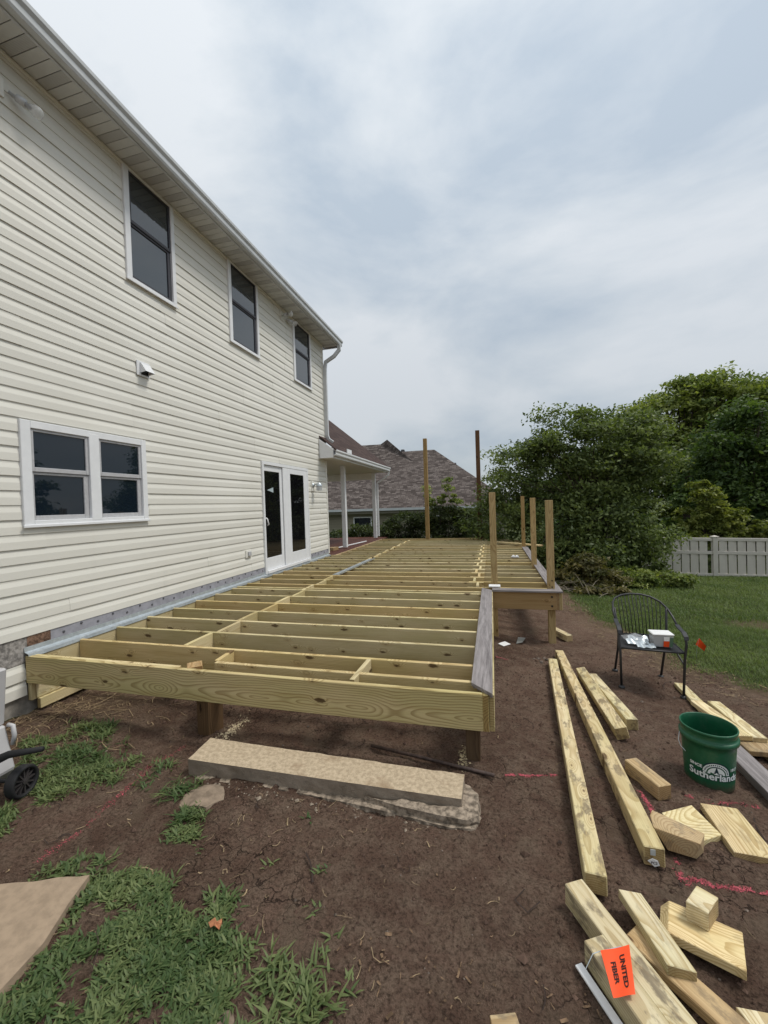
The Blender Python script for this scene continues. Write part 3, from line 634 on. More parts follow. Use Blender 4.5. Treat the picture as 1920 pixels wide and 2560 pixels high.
# ------------------------------------------------------------------ deck frame
ZD = -1.223; ZB_ = ZD - .235; ZM = (ZD + ZB_) / 2
deck = empty('deck_frame', (-2, 2.63, -1.7), 'unfinished treated pine deck frame of open joists and grey border boards beside the house', 'deck')
def jb(name, a, b, t=.038, mat=W_JOIST, h=.235, zt=ZD, **k): return board(name, (a[0], a[1], zt - h / 2), (b[0], b[1], zt - h / 2), t, h, mat, deck, **k)
ry = 2.629
tag(jb('rim_joist', (-3.978, ry + .019), (-.089, ry + .019), mat=W_RIM), 'front rim board with swirling grain')
jb('rim_joist', (-.070, ry + .0), (-.070, 5.73), mat=W_RIM)
jb('rim_joist', (-.0325, ry + .012), (-.0325, 5.725), t=.032, mat=W_RIM)
jb('joist', (-3.94, ry + .0585), (-2.42, ry + .0585), zt=ZD - .003)
jb('joist', (-2.19, 2.82), (-.10, 2.82), zt=ZD - .002)
board('blocking', (-2.28, 2.69, ZD - .022), (-2.36, 2.78, ZD - .022), .11, .05, W_TAN, deck)
jb('blocking', (-2.20, 2.845), (-2.22, 3.085)); jb('blocking', (-.985, 2.70), (-.975, 3.085))
jb('ledger', (-3.962, 2.69), (-3.962, 9.54), h=.225, zt=ZD - .018)
ys = []
k = 0
while 3.105 + .4055 * k < 13.9:
    y_ = 3.105 + .4055 * k; ys.append(y_)
    xl = -3.942 if y_ < 9.6 else -3.80
    if y_ < 5.6: xr = -.09
    elif y_ < 13.1: xr = .775
    else: xr = .775 - (y_ - 13.1) * 1.02
    zt = ZD + rnd.uniform(-.002, .0015)
    if y_ < 5.6: jb('joist', (xl, y_), (xr, y_ + rnd.uniform(-.006, .006)), zt=zt)
    else:
        xm = -.27; sft = .020
        jb('joist', (xl, y_), (xm + .12, y_), zt=zt); jb('joist', (xm - .10, y_ + .0385), (xr, y_ + .0385), zt=zt + .001)
    k += 1
for i, (a_, c_) in enumerate(zip(ys[:-1], ys[1:])):
    o_ = .0195 if a_ < 5.6 else .0195
    xb = -2.735 + (.021 if i % 2 else -.021) + (.0 if a_ > 5 else .01)
    jb('blocking', (xb, a_ + .02), (xb, c_ - .02), zt=ZD - rnd.uniform(0, .003))
    if a_ > 5.6:
        xb = -.262 + (.03 if i % 2 else -.03); jb('blocking', (xb, a_ + .06), (xb, c_ - .02), zt=ZD + .0035)
tag(jb('rim_joist', (-.045, 5.749), (.79, 5.749), mat=W_BRN), 'rim board of the bumped out deck section with two black bolt heads')
jb('joist', (-3.942, 5.665), (-.09, 5.665))
jb('rim_joist', (.809, 5.732), (.809, 13.15), mat=W_TAN); jb('rim_joist', (.846, 5.732), (.846, 13.13), t=.034)
jb('rim_joist', (-3.80, 14.09), (-.16, 14.09)); jb('rim_joist', (-.13, 14.08), (.80, 13.14)); jb('rim_joist', (-3.83, 9.60), (-3.83, 14.07), mat=W_TAN)
for z_ in (-1.283, -1.405):
    q = MB(); q.lathe([(.013, 0), (.013, .008), (0, .009)], (.735, 5.7298, z_), 10, 0, Matrix.Rotation(PI / 2, 3, 'X')); q.build('bolt_head', BLACK, deck)
q = MB(); q.box(.8632, .866, 5.76, 5.80, -1.34, -1.30); q.build('white_tag', WHITE, deck)
# border boards with grooved undersides
def border(poly, th, gdir, grooves=0):
    zt = ZD + .025; top = [(x_, y_, zt) for x_, y_ in poly]
    return slab('border_board', top, th, COMP, deck, gdir, .0025)
border([(-.162, 2.744), (-.025, 2.60), (-.025, 5.683), (-.162, 5.825)], .024, (0, 1, 0))
q = MB()
for k in range(5):
    x_ = -.15 + k * .027; y_ = 2.744 - (x_ + .162) * 1.05 + .004
    q.box(x_, x_ + .012, y_ + .004, y_ + .7, ZD - .012, ZD + .0008)
tag(q.build('board_groove_ribs', COMP, deck), kind='stuff')
border([(-.022, 5.685), (.863, 5.685), (.724, 5.824), (-.022, 5.824)], .024, (1, 0, 0))
border([(.865, 5.688), (.865, 11.05), (.728, 11.05), (.728, 5.826)], .024, (0, 1, 0))
# guard posts standing up from the deck and tall posts at the far edge
def post(x, y, z0, z1, s=.089, mat=W_POST, rot=0, lab=None):
    o = board('post', (x, y, z0), (x, y, z1), s, s, mat, deck, (math.sin(rot), math.cos(rot), 0)); 
    if lab: tag(o, lab)
    return o
post(.01, 6.085, -1.44, .125); post(.745, 5.885, -2.0, -.012); post(.735, 8.03, -1.44, .036); post(.79, 11.36, -1.44, .106)
post(-2.15, 13.98, -2.3, 2.215, .125); post(-.395, 14.0, -2.3, 2.36, .135, mat=W_DARK, lab='tall dark brown stained post')
for z_ in (-1.09, -1.175):
    q = MB(); q.lathe([(.010, 0), (.010, .005), (0, .006)], (.755, 5.8402, z_), 8, 0, Matrix.Rotation(PI / 2, 3, 'X')); q.build('bolt_head', BLACK, deck)
# support posts under the frame
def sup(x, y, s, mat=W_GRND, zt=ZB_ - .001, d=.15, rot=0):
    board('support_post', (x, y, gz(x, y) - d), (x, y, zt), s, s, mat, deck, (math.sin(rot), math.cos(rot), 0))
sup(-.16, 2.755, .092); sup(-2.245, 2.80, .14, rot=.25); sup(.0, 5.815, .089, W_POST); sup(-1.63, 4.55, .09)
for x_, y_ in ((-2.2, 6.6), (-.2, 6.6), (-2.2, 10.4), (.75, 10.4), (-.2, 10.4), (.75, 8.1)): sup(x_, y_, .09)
board('beam', (-2.25, 4.55, ZB_ - .07), (-.15, 4.55, ZB_ - .07), .076, .138, W_JOIST, deck)
board('ledger_board', (-3.955, 2.68, -1.545), (-3.955, 4.4, -1.545), .04, .13, W_NEW, deck); board('ledger_board', (-3.93, 2.69, -1.66), (-3.93, 4.8, -1.66), .04, .09, W_JOIST, deck)
board('blocking', (-3.97, 2.672, -1.62), (-3.97, 2.672, -1.36), .04, .05, W_JOIST, deck, (0, 1, 0)); 
# loose things lying on the deck
q = MB(); n_ = Vector((.0, 1, 0))
def chan(a, b):
    a, b = Vector(a), Vector(b); R = frame(a, b, (0, 0, 1)); L = (b - a).length
    P = [(-.075, .028), (-.073, .0), (.02, .002), (.062, .0), (.068, -.022), (.066, -.022), (.060, -.0035), (.02, -.0015), (-.076, -.003), (-.078, .028)]
    n = len(P); M = Matrix.Translation(a) @ R.to_4x4()
    return [M @ Vector((0, y_, z_)) for y_, z_ in P] + [M @ Vector((L, y_, z_)) for y_, z_ in P], [(k, (k + 1) % n, n + (k + 1) % n, n + k) for k in range(n)] + [tuple(range(n))[::-1], tuple(range(n, 2 * n))]
q.add(*chan((-2.71, 6.78, ZD + .008), (-2.66, 8.87, ZD + .008)))
tag(q.build('metal_flashing', GALV), 'loose bright strip of bent metal flashing lying across the joists', 'flashing')
tag(board('loose_plank', (.05, 12.22, ZD + .045), (1.2, 11.05, ZD + .052), .14, .034, W_NEW), 'loose pale plank lying across the far right corner of the deck', 'plank')
q = MB(); q.box(-.068, .088, 5.845, 5.985, ZD + .0262, ZD + .043); tag(q.build('post_base_cover', WHITE, bevel=.003), 'flat white plastic post base cover beside the corner deck post', 'post cover')
q = MB()
for k in range(2): q.tube([(.40 + .07 * k, 9.2, ZD + .018), (.43 + .07 * k, 9.24, ZD + .035), (.45 + .07 * k, 9.2, ZD + .018)], .014, 6)
q.box(.38, .54, 9.18, 9.26, ZD + .0016, ZD + .010)
tag(q.build('joist_hanger', WHITE), 'small white bracket lying on the far joists', 'bracket')
tag(board('white_trim_piece', (-4.55, 9.9, -1.215), (-4.1, 13.1, -1.205), .05, .025, WHITE), 'thin white trim length lying on the red porch floor', 'trim piece')
tag(slab('wood_offcut', [(-4.42, 10.5, -1.14), (-4.24, 10.5, -1.14), (-4.18, 10.75, -1.14), (-4.36, 10.75, -1.14)], .085, W_TAN, None, (1, .2, 0)), 'short tan offcut on the porch floor beside the porch post', 'offcut')

# ------------------------------------------------------------------ concrete step, stones, rod
def rough(name, poly, zt, zb, mat, seed, amp=.008, sub=4, label=None, cat=None, dome=0, step=.03):
    bm = bmesh.new(); vs = [bm.verts.new(p) for p in [(x_, y_, zt) for x_, y_ in poly]]; bm.faces.new(vs)
    r_ = bmesh.ops.extrude_face_region(bm, geom=bm.faces[:]); up = [g_ for g_ in r_['geom'] if isinstance(g_, bmesh.types.BMVert)]
    for v_ in up: v_.co.z = zb
    bmesh.ops.recalc_face_normals(bm, faces=bm.faces)
    for it in range(10):
        es = [e_ for e_ in bm.edges if e_.calc_length() > step]
        if not es or len(bm.faces) > 40000: break
        bmesh.ops.subdivide_edges(bm, edges=es, cuts=1, use_grid_fill=True)
    bmesh.ops.triangulate(bm, faces=[f_ for f_ in bm.faces if len(f_.verts) > 4])
    cx_, cy_ = sum(p[0] for p in poly) / len(poly), sum(p[1] for p in poly) / len(poly); R_ = max(math.hypot(p[0] - cx_, p[1] - cy_) for p in poly)
    bm.normal_update()
    for v_ in bm.verts:
        a_ = float(fbm(v_.co.x + v_.co.z * 1.7, v_.co.y + v_.co.z * 2.3, .09, seed, 4)) - .5
        v_.co += v_.normal * a_ * amp * 2
        if dome: v_.co.z -= dome * (math.hypot(v_.co.x - cx_, v_.co.y - cy_) / R_) ** 2
    me = bpy.data.meshes.new(name); bm.to_mesh(me); bm.free()
    o = raw(name, me, mat)
    if label: tag(o, label, cat)
    return o
stp = empty('concrete_step', (-1.1, 2.32, -1.71), 'long low concrete step slab lying on the soil in front of the deck', 'step')
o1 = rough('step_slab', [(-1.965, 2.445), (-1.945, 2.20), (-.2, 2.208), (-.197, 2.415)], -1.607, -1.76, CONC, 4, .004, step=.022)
fp = [(-1.92, 2.25), (-1.86, 2.155), (-1.6, 2.165), (-1.3, 2.18), (-1.0, 2.17), (-.7, 2.15), (-.45, 2.125), (-.25, 2.105), (-.13, 2.12), (-.10, 2.20), (-.115, 2.36), (-.19, 2.43)]
o2 = rough('step_footing', fp, -1.692, -1.81, FOOT, 8, .020, step=.022)
o3 = rough('footing_lump', [(-.75, 2.19), (-.55, 2.150), (-.32, 2.130), (-.17, 2.125), (-.115, 2.17), (-.12, 2.33), (-.16, 2.40), (-.21, 2.41), (-.21, 2.20)], -1.655, -1.80, FOOT, 23, .018, step=.02)
for o in (o1, o2, o3): o.parent = stp; o.matrix_basis = PM[stp].inverted()
rough('half_buried_stone', [(-1.83, 1.95), (-1.74, 1.90), (-1.60, 1.93), (-1.55, 2.02), (-1.62, 2.10), (-1.76, 2.08)], gz(-1.7, 2) + .045, gz(-1.7, 2) - .08, DKROCK, 12, .02, label='half buried brown stone at the left end of the concrete step', cat='stone', dome=.05)
rough('flagstone', [(-1.793, 1.40), (-1.95, 1.345), (-2.14, 1.275), (-2.5, 1.2), (-2.5, .75), (-1.66, .85), (-1.675, .99), (-1.69, 1.13), (-1.755, 1.28)], gz(-1.9, 1.1) + .028, gz(-1.9, 1.1) - .05, STONE, 15, .006, label='flat tan flagstone set in the weeds at the left edge', cat='flagstone')
rough('brown_stone', [(-.92, 1.06), (-.86, 1.12), (-.82, 1.08), (-.83, 1.0), (-.9, 1.0)], gz(-.87, 1.06) + .04, gz(-.87, 1.06) - .04, DKROCK, 19, .012, label='small brown stone at the bottom edge below the weeds', cat='stone', dome=.02)
q = MB(); q.tube([(-.868, 2.735, gz(-.868, 2.73) + .022), (-.45, 2.64, gz(-.45, 2.64) + .018), (-.028, 2.545, gz(-.03, 2.545) + .016)], .0115, 10)
tag(q.build('steel_rod', RUST, smooth=True), 'dark rusty steel rod lying on soil behind the concrete step', 'rod')

# ------------------------------------------------------------------ lumber on the ground
H4 = .0445
def timber(far, near, label, h=0, w=.089, t=.089, mat=W_4X4, roll=0, cat='timber', group=None, name='timber'):
    a = (far[0], far[1], gz(*far) + t / 2 + h + .004); b = (near[0], near[1], gz(*near) + t / 2 + h + .004)
    return tag(board(name, a, b, w, t, mat, None, roll=roll, ch=.004), label, cat, group or ('planks lying on the soil' if cat == 'plank' else 'square timbers lying on the soil'))
timber((.613, 4.856), (.393, 1.903), 'leftmost long square timber lying along the bare soil beside the deck')
L2 = timber((.734, 5.226), (.703, 2.160), 'long square timber with a stapled tag and a white label on its near end')
t = timber((.868, 4.66), (.900, 3.375), 'shorter square timber rolled on edge against the long tagged timber', .012, roll=.25)
timber((.945, 4.55), (1.031, 3.588), 'square timber half hidden behind the rolled one, near the chair')
timber((.835, 2.965), (.948, 2.722), 'short thick block with dark swirling knots between the long timbers and the bucket', mat=W_TAN)
timber((.80, 6.40), (.985, 6.005), 'square timber block lying against the foot of the corner deck post')
# tag and label on the long timber's near end
q = MB(); yy = 2.157; zg_ = gz(.703, 2.16)
q.box(.684, .706, yy - .0016, yy, zg_ + .058, zg_ + .086)
q.build('stapled_tag', plain('grey_paper_tag', (.50, .52, .50), .6), L2)
q = MB(); q.prism([(.672, yy - .004, zg_ + .030), (.692, yy - .004, zg_ + .044), (.715, yy - .004, zg_ + .036), (.722, yy - .004, zg_ + .016), (.700, yy - .004, zg_ + .006)], (0, .0035, 0)); q.build('white_label', WHITE, L2)
def text2d(txt, size, off=0, shear=0):
    cu = bpy.data.curves.new('t', 'FONT'); cu.body = txt; cu.size = size; cu.offset = off; cu.align_x = 'CENTER'; cu.resolution_u = 3; cu.shear = shear
    o = bpy.data.objects.new('t', cu); COL.objects.link(o); dg = bpy.context.evaluated_depsgraph_get(); me = bpy.data.meshes.new_from_object(o.evaluated_get(dg))
    vs = [tuple(v_.co) for v_ in me.vertices]; fs = [tuple(p_.vertices) for p_ in me.polygons]
    bpy.data.objects.remove(o); bpy.data.curves.remove(cu); bpy.data.meshes.remove(me); return vs, fs
vs, fs = text2d('PC2', .016, .0003); q = MB(); q.add([(.698 + v_[0], yy - .0052, zg_ + .020 + v_[1]) for v_ in vs], fs); q.build('label_print', PRINTB, L2)
def off(poly, h, th, label, grain, mat=W_NEW, cat='offcut', group=None, bot=None, tilt=None):
    top = [(x_, y_, gz(x_, y_) + h + (tilt(x_, y_) if tilt else 0)) for x_, y_ in poly]
    bt = None if bot is None else [(x_, y_, gz(x_, y_) + h - th + (tilt(x_, y_) if tilt else 0)) for x_, y_ in bot]
    return tag(slab('wood_offcut', top, th, mat, None, grain, .0025, bt), label, cat, group or 'wood offcuts scattered on the soil')
off([(.853, 2.505), (.905, 2.30), (1.115, 2.468), (1.062, 2.673)], .060, .038, 'pale flat square-ended offcut wedged under the ring-grained chunk', (.777, .63, 0), tilt=lambda x, y: -.02 * (x - .85) / .2)
off([(.760, 2.395), (.787, 2.445), (.985, 2.342), (.930, 2.252), (.745, 2.300)][::-1], .100, .085, 'chunky tilted offcut showing curved growth rings on its cut face', (.3, -1, .6), W_TAN, bot=[(.80, 2.36), (.81, 2.40), (.97, 2.32), (.915, 2.262), (.80, 2.275)][::-1])
off([(1.119, 2.709), (1.110, 2.345), (1.310, 2.362), (1.311, 2.731)], .040, .038, 'wide pale plank offcut with diagonal cuts at the right edge', (0, 1, 0))
d1 = Vector((.475, -.88)).normalized()
def tim2(c, L, label, w, t, h, mat=W_4X4):
    f_ = Vector(c); n_ = f_ + d1 * L; return timber((f_.x, f_.y), (n_.x, n_.y), label, h, w, t, mat)
tim2((.291, 1.838), 1.3, 'square timber running out of the bottom edge with its far end furthest forward', .086, .089, 0)
tim2((.318, 1.606), 1.1, 'square timber under the orange lettered flag at the bottom edge', .083, .089, 0)
f_ = Vector((.475, 1.735)); n_ = f_ + Vector((.70, -.71)).normalized() * .75
timber((f_.x, f_.y), (n_.x, n_.y), 'brownish plank lying beneath the knotted plank at the bottom edge', 0, .088, .038, W_TAN, cat='plank', name='plank')
off([(.472, 1.877), (.552, 1.598), (.645, 1.602), (.560, 1.886)], .078, .038, 'pale knotted plank offcut lying on top of the brownish plank', (.08, -.275, 0), tilt=lambda x, y: .0)
off([(.672, 1.912), (.611, 1.755), (.829, 1.684), (.899, 1.851)], .058, .038, 'wide pale offcut carrying a small cube of wood', (.227, -.062, 0), bot=[(.64, 1.915), (.582, 1.765), (.829, 1.684), (.899, 1.851)])
off([(.782, 1.936), (.704, 1.838), (.766, 1.804), (.842, 1.898)], .134, .075, 'small cube of cut timber sitting on the wide pale offcut', (.5, -.3, 0))
off([(.735, 1.563), (.79, 1.43), (.95, 1.45), (.90, 1.585)], .040, .038, 'pale plank corner cut off by the bottom right corner of the picture', (.1, -.9, 0))
off([(-.05, 1.30), (-.03, 1.22), (.06, 1.25), (.03, 1.33)], .03, .04, 'small weathered wood scrap half out of the bottom edge', (1, .3, 0), W_TAN)
q = MB(); a_ = Vector((.259, 1.568, gz(.26, 1.57) + .012)); d_ = Vector((.5, -.866, -.0)); s_ = Vector((.866, .5, 0)) * .014
e_ = a_ + d_ * .6; e_.z = gz(e_.x, e_.y) + .012
q.prism([a_ - s_ - d_ * .0, e_ - s_, e_ + s_, a_ + s_], (0, 0, -.008)); tag(q.build('white_trim_strip', WHITE, bevel=.001), 'thin white trim strip on soil left of the flagged timber', 'trim strip')
# stack at the right edge
timber((1.822, 4.81), (1.79, 4.20), 'plank lying on soil at the front chair leg', 0, .092, .040, W_NEW, cat='plank', name='plank')
timber((1.70, 4.15), (1.772, 3.565), 'upper left plank of the stack behind the bucket', .082, .095, .038, W_NEW, cat='plank', name='plank')
timber((1.852, 4.20), (1.868, 3.575), 'upper right plank of the stack behind the bucket, blotched grey', .082, .095, .038, W_NEW, cat='plank', name='plank')
timber((1.80, 4.0), (1.822, 3.44), 'lower tan plank of the stack behind the bucket', .040, .19, .038, W_TAN, cat='plank', name='plank')
timber((1.93, 3.9), (1.95, 2.9), 'pale plank lying on soil under the stack by the right edge', 0, .14, .036, W_NEW, cat='plank', name='plank')
for kk, (lab, dx) in enumerate((('lowest grey composite deck board of the pile right of the bucket', .012), ('middle grey composite deck board of the pile right of the bucket', .004), ('top grey composite deck board of the pile right of the bucket', -.004))):
    z_ = .0135 + .0262 * kk; xa = 1.63 + dx
    tag(board('composite_board', (xa, 3.62, gz(1.6, 3.62) + z_), (xa - .005, 2.1, gz(1.6, 2.1) + z_), .137, .0235, COMP), lab, 'deck board', 'grey composite boards piled right of the bucket')

# ------------------------------------------------------------------ orange flags
def flag(name, P00, P10, P11, P01, amp, seed, label, wire, txt=None):
    rt = empty(name, P01, label, 'flag', 'orange marking flags'); P00, P10, P11, P01 = map(Vector, (P00, P10, P11, P01)); nU, nV = 14, 12
    def at(u, v): 
        p = P00.lerp(P10, u).lerp(P01.lerp(P11, u), v); nrm = (P10 - P00).cross(P01 - P00).normalized()
        if nrm.z < 0: nrm = -nrm
        return p + nrm * (amp * (math.sin(3.1 * v + seed) * .6 + math.sin(5 * u + 2.3 * v + seed * 2) * .5)), nrm
    q = MB(); g_ = [[at(i / nU, j / nV)[0] for i in range(nU + 1)] for j in range(nV + 1)]
    q.add([p for r_ in g_ for p in r_], [(j * (nU + 1) + i, j * (nU + 1) + i + 1, (j + 1) * (nU + 1) + i + 1, (j + 1) * (nU + 1) + i) for j in range(nV) for i in range(nU)])
    q.build('flag_sheet', ORNG, rt, smooth=True)
    q = MB(); q.tube(wire, .0013, 6); q.build('flag_wire', GALV, rt)
    if txt:
        for line, u0 in txt:
            vs, fs = text2d(line, .0245, .0009); q = MB(); pts = []
            for (x_, y_, _) in vs:
                p, nrm = at(u0 + y_ / .10, .52 + x_ / .128); pts.append(p + nrm * .0012)
            q.add(pts, fs); q.build('flag_lettering', PRINTB, rt)
zf = gz(.37, 1.48) + .106
flag('marking_flag', (.327, 1.540, zf + .004), (.428, 1.577, zf + .012), (.402, 1.427, zf + .006), (.333, 1.408, zf), .004, .8, 'orange marking flag lettered in black lying on the bottom timbers', [(.27, 1.50, zf - .03), (.30, 1.528, zf + .002), (.327, 1.541, zf + .004), (.40, 1.568, zf + .010)], [('UNITED', .60), ('FIBER', .25)])
gf = gz(2.42, 5.85)
flag('marking_flag', (2.461, 5.9, -1.791), (2.520, 5.86, -1.88), (2.515, 5.90, -1.955), (2.423, 5.9, -1.876), .008, 2.2, 'small plain orange marking flag standing in the lawn behind the chair', [(2.43, 5.9, gf - .03), (2.435, 5.9, -1.93), (2.461, 5.9, -1.79)])

# ------------------------------------------------------------------ bucket
bx_, by_ = 1.315, 3.055; bz = gz(bx_, by_) + .002; bk = empty('bucket', (bx_, by_, bz), 'dark green plastic bucket with white lettering and a tree logo standing on soil', 'bucket')
def rb(z): return .128 + .020 * z / .37
prof = [(0, .004), (.118, .004), (.126, .0), (.129, .008)] + [(rb(z), z) for z in (.05, .15, .25, .285)] + [(.1485, .286), (.156, .289), (.157, .300), (.157, .312), (.150, .316), (.1465, .317), (.147, .335), (.1485, .355), (.152, .357), (.1535, .364), (.152, .370), (.147, .371), (.1445, .367), (.1430, .33), (rb(.2) - .005, .2), (.124, .02), (.0, .016)]
q = MB(); q.lathe(prof, (bx_, by_, bz), 56); o = q.build('bucket_body', BUCK, bk, smooth=True, M=Matrix.Translation((bx_, by_, bz)))
for f_ in ():
    pass
q = MB(); q.tube([(bx_ - .157, by_ + .01, bz + .30), (bx_ - .166, by_ - .005, bz + .29), (bx_ - .176, by_ - .02, bz + .26), (bx_ - .175, by_ - .05, bz + .235), (bx_ - .16, by_ - .08, bz + .22)], .002, 6); q.build('handle', GALV, bk, smooth=True)
A0 = math.atan2(-by_, -bx_) + math.radians(16)
def wrap(vs, fs, u0, v0, mat, name, lift=.0012):
    q = MB(); pts = []
    for p in vs:
        z_ = v0 + p[1]; r_ = rb(z_) + lift; a_ = A0 + (u0 + p[0]) / .136
        pts.append((bx_ + r_ * math.cos(a_), by_ + r_ * math.sin(a_), bz + z_))
    q.add(pts, fs); q.build(name, mat, bk)
def arcband(r0, r1, n=28, a0=0., a1=PI):
    vs = []; 
    for i in range(n + 1):
        a_ = a0 + (a1 - a0) * i / n; vs += [(r0 * math.cos(a_), r0 * math.sin(a_)), (r1 * math.cos(a_), r1 * math.sin(a_))]
    return vs, [(2 * i, 2 * i + 1, 2 * i + 3, 2 * i + 2) for i in range(n)]
vs, fs = arcband(.0, .078); wrap(vs, fs, 0, .118, BUCKD, 'logo_backing', .0008)
vs, fs = arcband(.052, .070); wrap(vs, fs, 0, .118, BUCKL, 'logo_arch', .0014)
vs, fs = arcband(.0, .045); wrap(vs, fs, 0, .118, BUCKL, 'logo_disc', .0014)
tv = [(-.003, .0), (.003, .0)]; vs = []; fs = []
for k in range(5):
    y_ = .004 + k * .0075; wd = .017 * (1 - k / 5.6); n = len(vs); vs += [(-wd, y_), (wd, y_), (0, y_ + .014)]; fs.append((n, n + 1, n + 2))
wrap(vs, fs, 0, .120, BUCKD, 'logo_tree', .0019)
vs, fs = [], []
for k in range(17):
    a_ = PI * (k + .9) / 18.8; n = len(vs); 
    for da, r_ in ((-.055, .057), (.055, .057), (.055, .065), (-.055, .065)): vs.append((r_ * math.cos(a_ + da), r_ * math.sin(a_ + da)))
    fs.append((n, n + 1, n + 2, n + 3))
wrap(vs, fs, 0, .118, BUCKD, 'logo_arch_print', .0019)
def splitwrap(txt, size, u0, v0, off_=0, mat=BUCKL, name='bucket_lettering'):
    vs, fs = text2d(txt, size, off_); wrap(vs, fs, u0, v0, mat, name, .0024)
vs, fs = text2d('Sutherlands', .060, .0042); wrap(vs, fs, -.005, .083, BUCKD, 'lettering_outline', .0021)
splitwrap('Sutherlands', .060, -.005, .083, .0016); splitwrap('SINCE', .025, -.105, .142, .0010); splitwrap('1917', .025, .102, .142, .0010)

# ------------------------------------------------------------------ chair with things on its seat
zc0 = gz(1.5, 4.75); ch = empty('patio_chair', (1.49, 4.75, zc0), 'black wrought iron patio chair with a hooped slat back standing on soil', 'chair')
FL, FR, RL, RR = Vector((1.216, 4.543, 0)), Vector((1.745, 4.51, 0)), Vector((1.288, 5.045, 0)), Vector((1.742, 5.055, 0))
for v_ in (FL, FR, RL, RR): v_.z = gz(v_.x, v_.y) + .006
ZSEAT = -1.512
def leg(foot, pts):
    q = MB(); q.tube([foot] + pts, .0115, 10); q.lathe([(.03, -.006), (.030, .004), (.014, .016), (0, .018)], foot, 12); q.build('leg', BLKM, ch, smooth=True)
armL = Vector((1.206, 4.535, -1.335)); armR = Vector((1.766, 4.50, -1.362))
leg(FL, [Vector((1.212, 4.54, -1.6)), armL]); leg(FR, [Vector((1.757, 4.505, -1.6)), Vector((1.772, 4.50, -1.44)), armR])
leg(RL, [Vector((1.312, 5.0, -1.66)), Vector((1.312, 4.97, -1.5)), Vector((1.285, 5.01, -1.22))]); leg(RR, [Vector((1.765, 5.0, -1.66)), Vector((1.772, 4.97, -1.5)), Vector((1.79, 5.01, -1.215))])
hoop = [Vector(p) for p in ((1.246, 4.83, -1.30), (1.252, 4.93, -1.24), (1.268, 5.0, -1.165), (1.30, 5.04, -1.125), (1.37, 5.07, -1.095), (1.47, 5.085, -1.080), (1.57, 5.085, -1.086), (1.66, 5.075, -1.108), (1.745, 5.05, -1.155), (1.80, 5.01, -1.22), (1.822, 4.93, -1.29), (1.818, 4.83, -1.34))]
q = MB(); q.tube(hoop, .0105, 10); q.build('back_hoop', BLKM, ch, smooth=True)
for (a_, c_) in (((1.246, 4.83, -1.30), armL), ((1.818, 4.83, -1.34), armR)):
    a_ = Vector(a_); m1 = a_.lerp(c_, .4) + Vector((0, 0, .004)); m2 = a_.lerp(c_, .8) + Vector((0, 0, .018)); q = MB()
    q.rtube([a_, m1, m2, c_ + Vector((0, -.012, .002)), c_ + Vector((0, -.022, -.03))], .020, .006, (0, 0, 1)); q.build('arm', BLKM, ch, bevel=.003)
q = MB(); q.tube([(1.312, 4.97, -1.50), (1.54, 4.99, -1.505), (1.772, 4.97, -1.51)], .009, 8); q.build('back_rail', BLKM, ch, smooth=True)
def hoop_z(x):
    for p0, p1 in zip(hoop[2:-2], hoop[3:-1]):
        if p0.x <= x <= p1.x: return p0.lerp(p1, (x - p0.x) / (p1.x - p0.x))
    return hoop[5]
for k in range(12):
    u_ = (k + 1) / 13; xb = 1.325 + u_ * .435; xt = 1.292 + u_ * .49; t_ = hoop_z(xt); q = MB(); q.tube([(xb, 4.982, -1.505), ((xb + xt) / 2, 5.02, (t_.z - 1.505) / 2), t_], .0042, 6); q.build('back_slat', BLKM, ch, smooth=True)
q = MB(); q.tube([(1.214, 4.535, ZSEAT), (1.762, 4.505, ZSEAT - .012), (1.772, 4.97, ZSEAT - .005), (1.312, 4.97, ZSEAT), (1.214, 4.535, ZSEAT)], .010, 8); q.build('seat_frame', BLKM, ch, smooth=True)
q = MB()
for k in range(15):
    t_ = (k + .5) / 15; a_ = Vector((1.214, 4.535, ZSEAT)).lerp(Vector((1.312, 4.97, ZSEAT)), t_); c_ = Vector((1.762, 4.505, ZSEAT - .012)).lerp(Vector((1.772, 4.97, ZSEAT - .005)), t_)
    q.rtube([a_, c_], .0125, .002, (0, 0, 1))
for k in range(14):
    t_ = (k + .5) / 14; a_ = Vector((1.214, 4.535, ZSEAT)).lerp(Vector((1.762, 4.505, ZSEAT - .012)), t_); c_ = Vector((1.312, 4.97, ZSEAT)).lerp(Vector((1.772, 4.97, ZSEAT - .005)), t_)
    q.rtube([a_ + Vector((0, 0, -.0045)), c_ + Vector((0, 0, -.0045))], .0125, .002, (0, 0, 1))
q.build('seat_mesh', BLKM, ch)
q = MB(); q.tube([FL.lerp(armL, .52), Vector((1.312, 4.97, -1.50)).lerp(RL, .1)], .008, 6); q.tube([FR.lerp(armR, .52), Vector((1.772, 4.97, -1.5))], .008, 6); q.build('side_rail', BLKM, ch)
zt_ = ZSEAT + .006
tb = empty('screw_tub', (1.61, 4.66, zt_), 'clear plastic screw tub with a white lid and orange label on the chair seat', 'tub')
q = MB(); q.add([(1.53, 4.60, zt_), (1.695, 4.60, zt_), (1.69, 4.72, zt_), (1.535, 4.72, zt_), (1.522, 4.592, zt_ + .118), (1.704, 4.592, zt_ + .118), (1.70, 4.73, zt_ + .118), (1.526, 4.73, zt_ + .118)], [(0, 3, 2, 1), (0, 1, 5, 4), (1, 2, 6, 5), (2, 3, 7, 6), (3, 0, 4, 7)]); q.build('tub_body', CLEAR, tb, bevel=.006)
q = MB(); q.box(1.517, 1.709, 4.587, 4.735, zt_ + .1185, zt_ + .134); q.build('lid', WHITE, tb, bevel=.006)
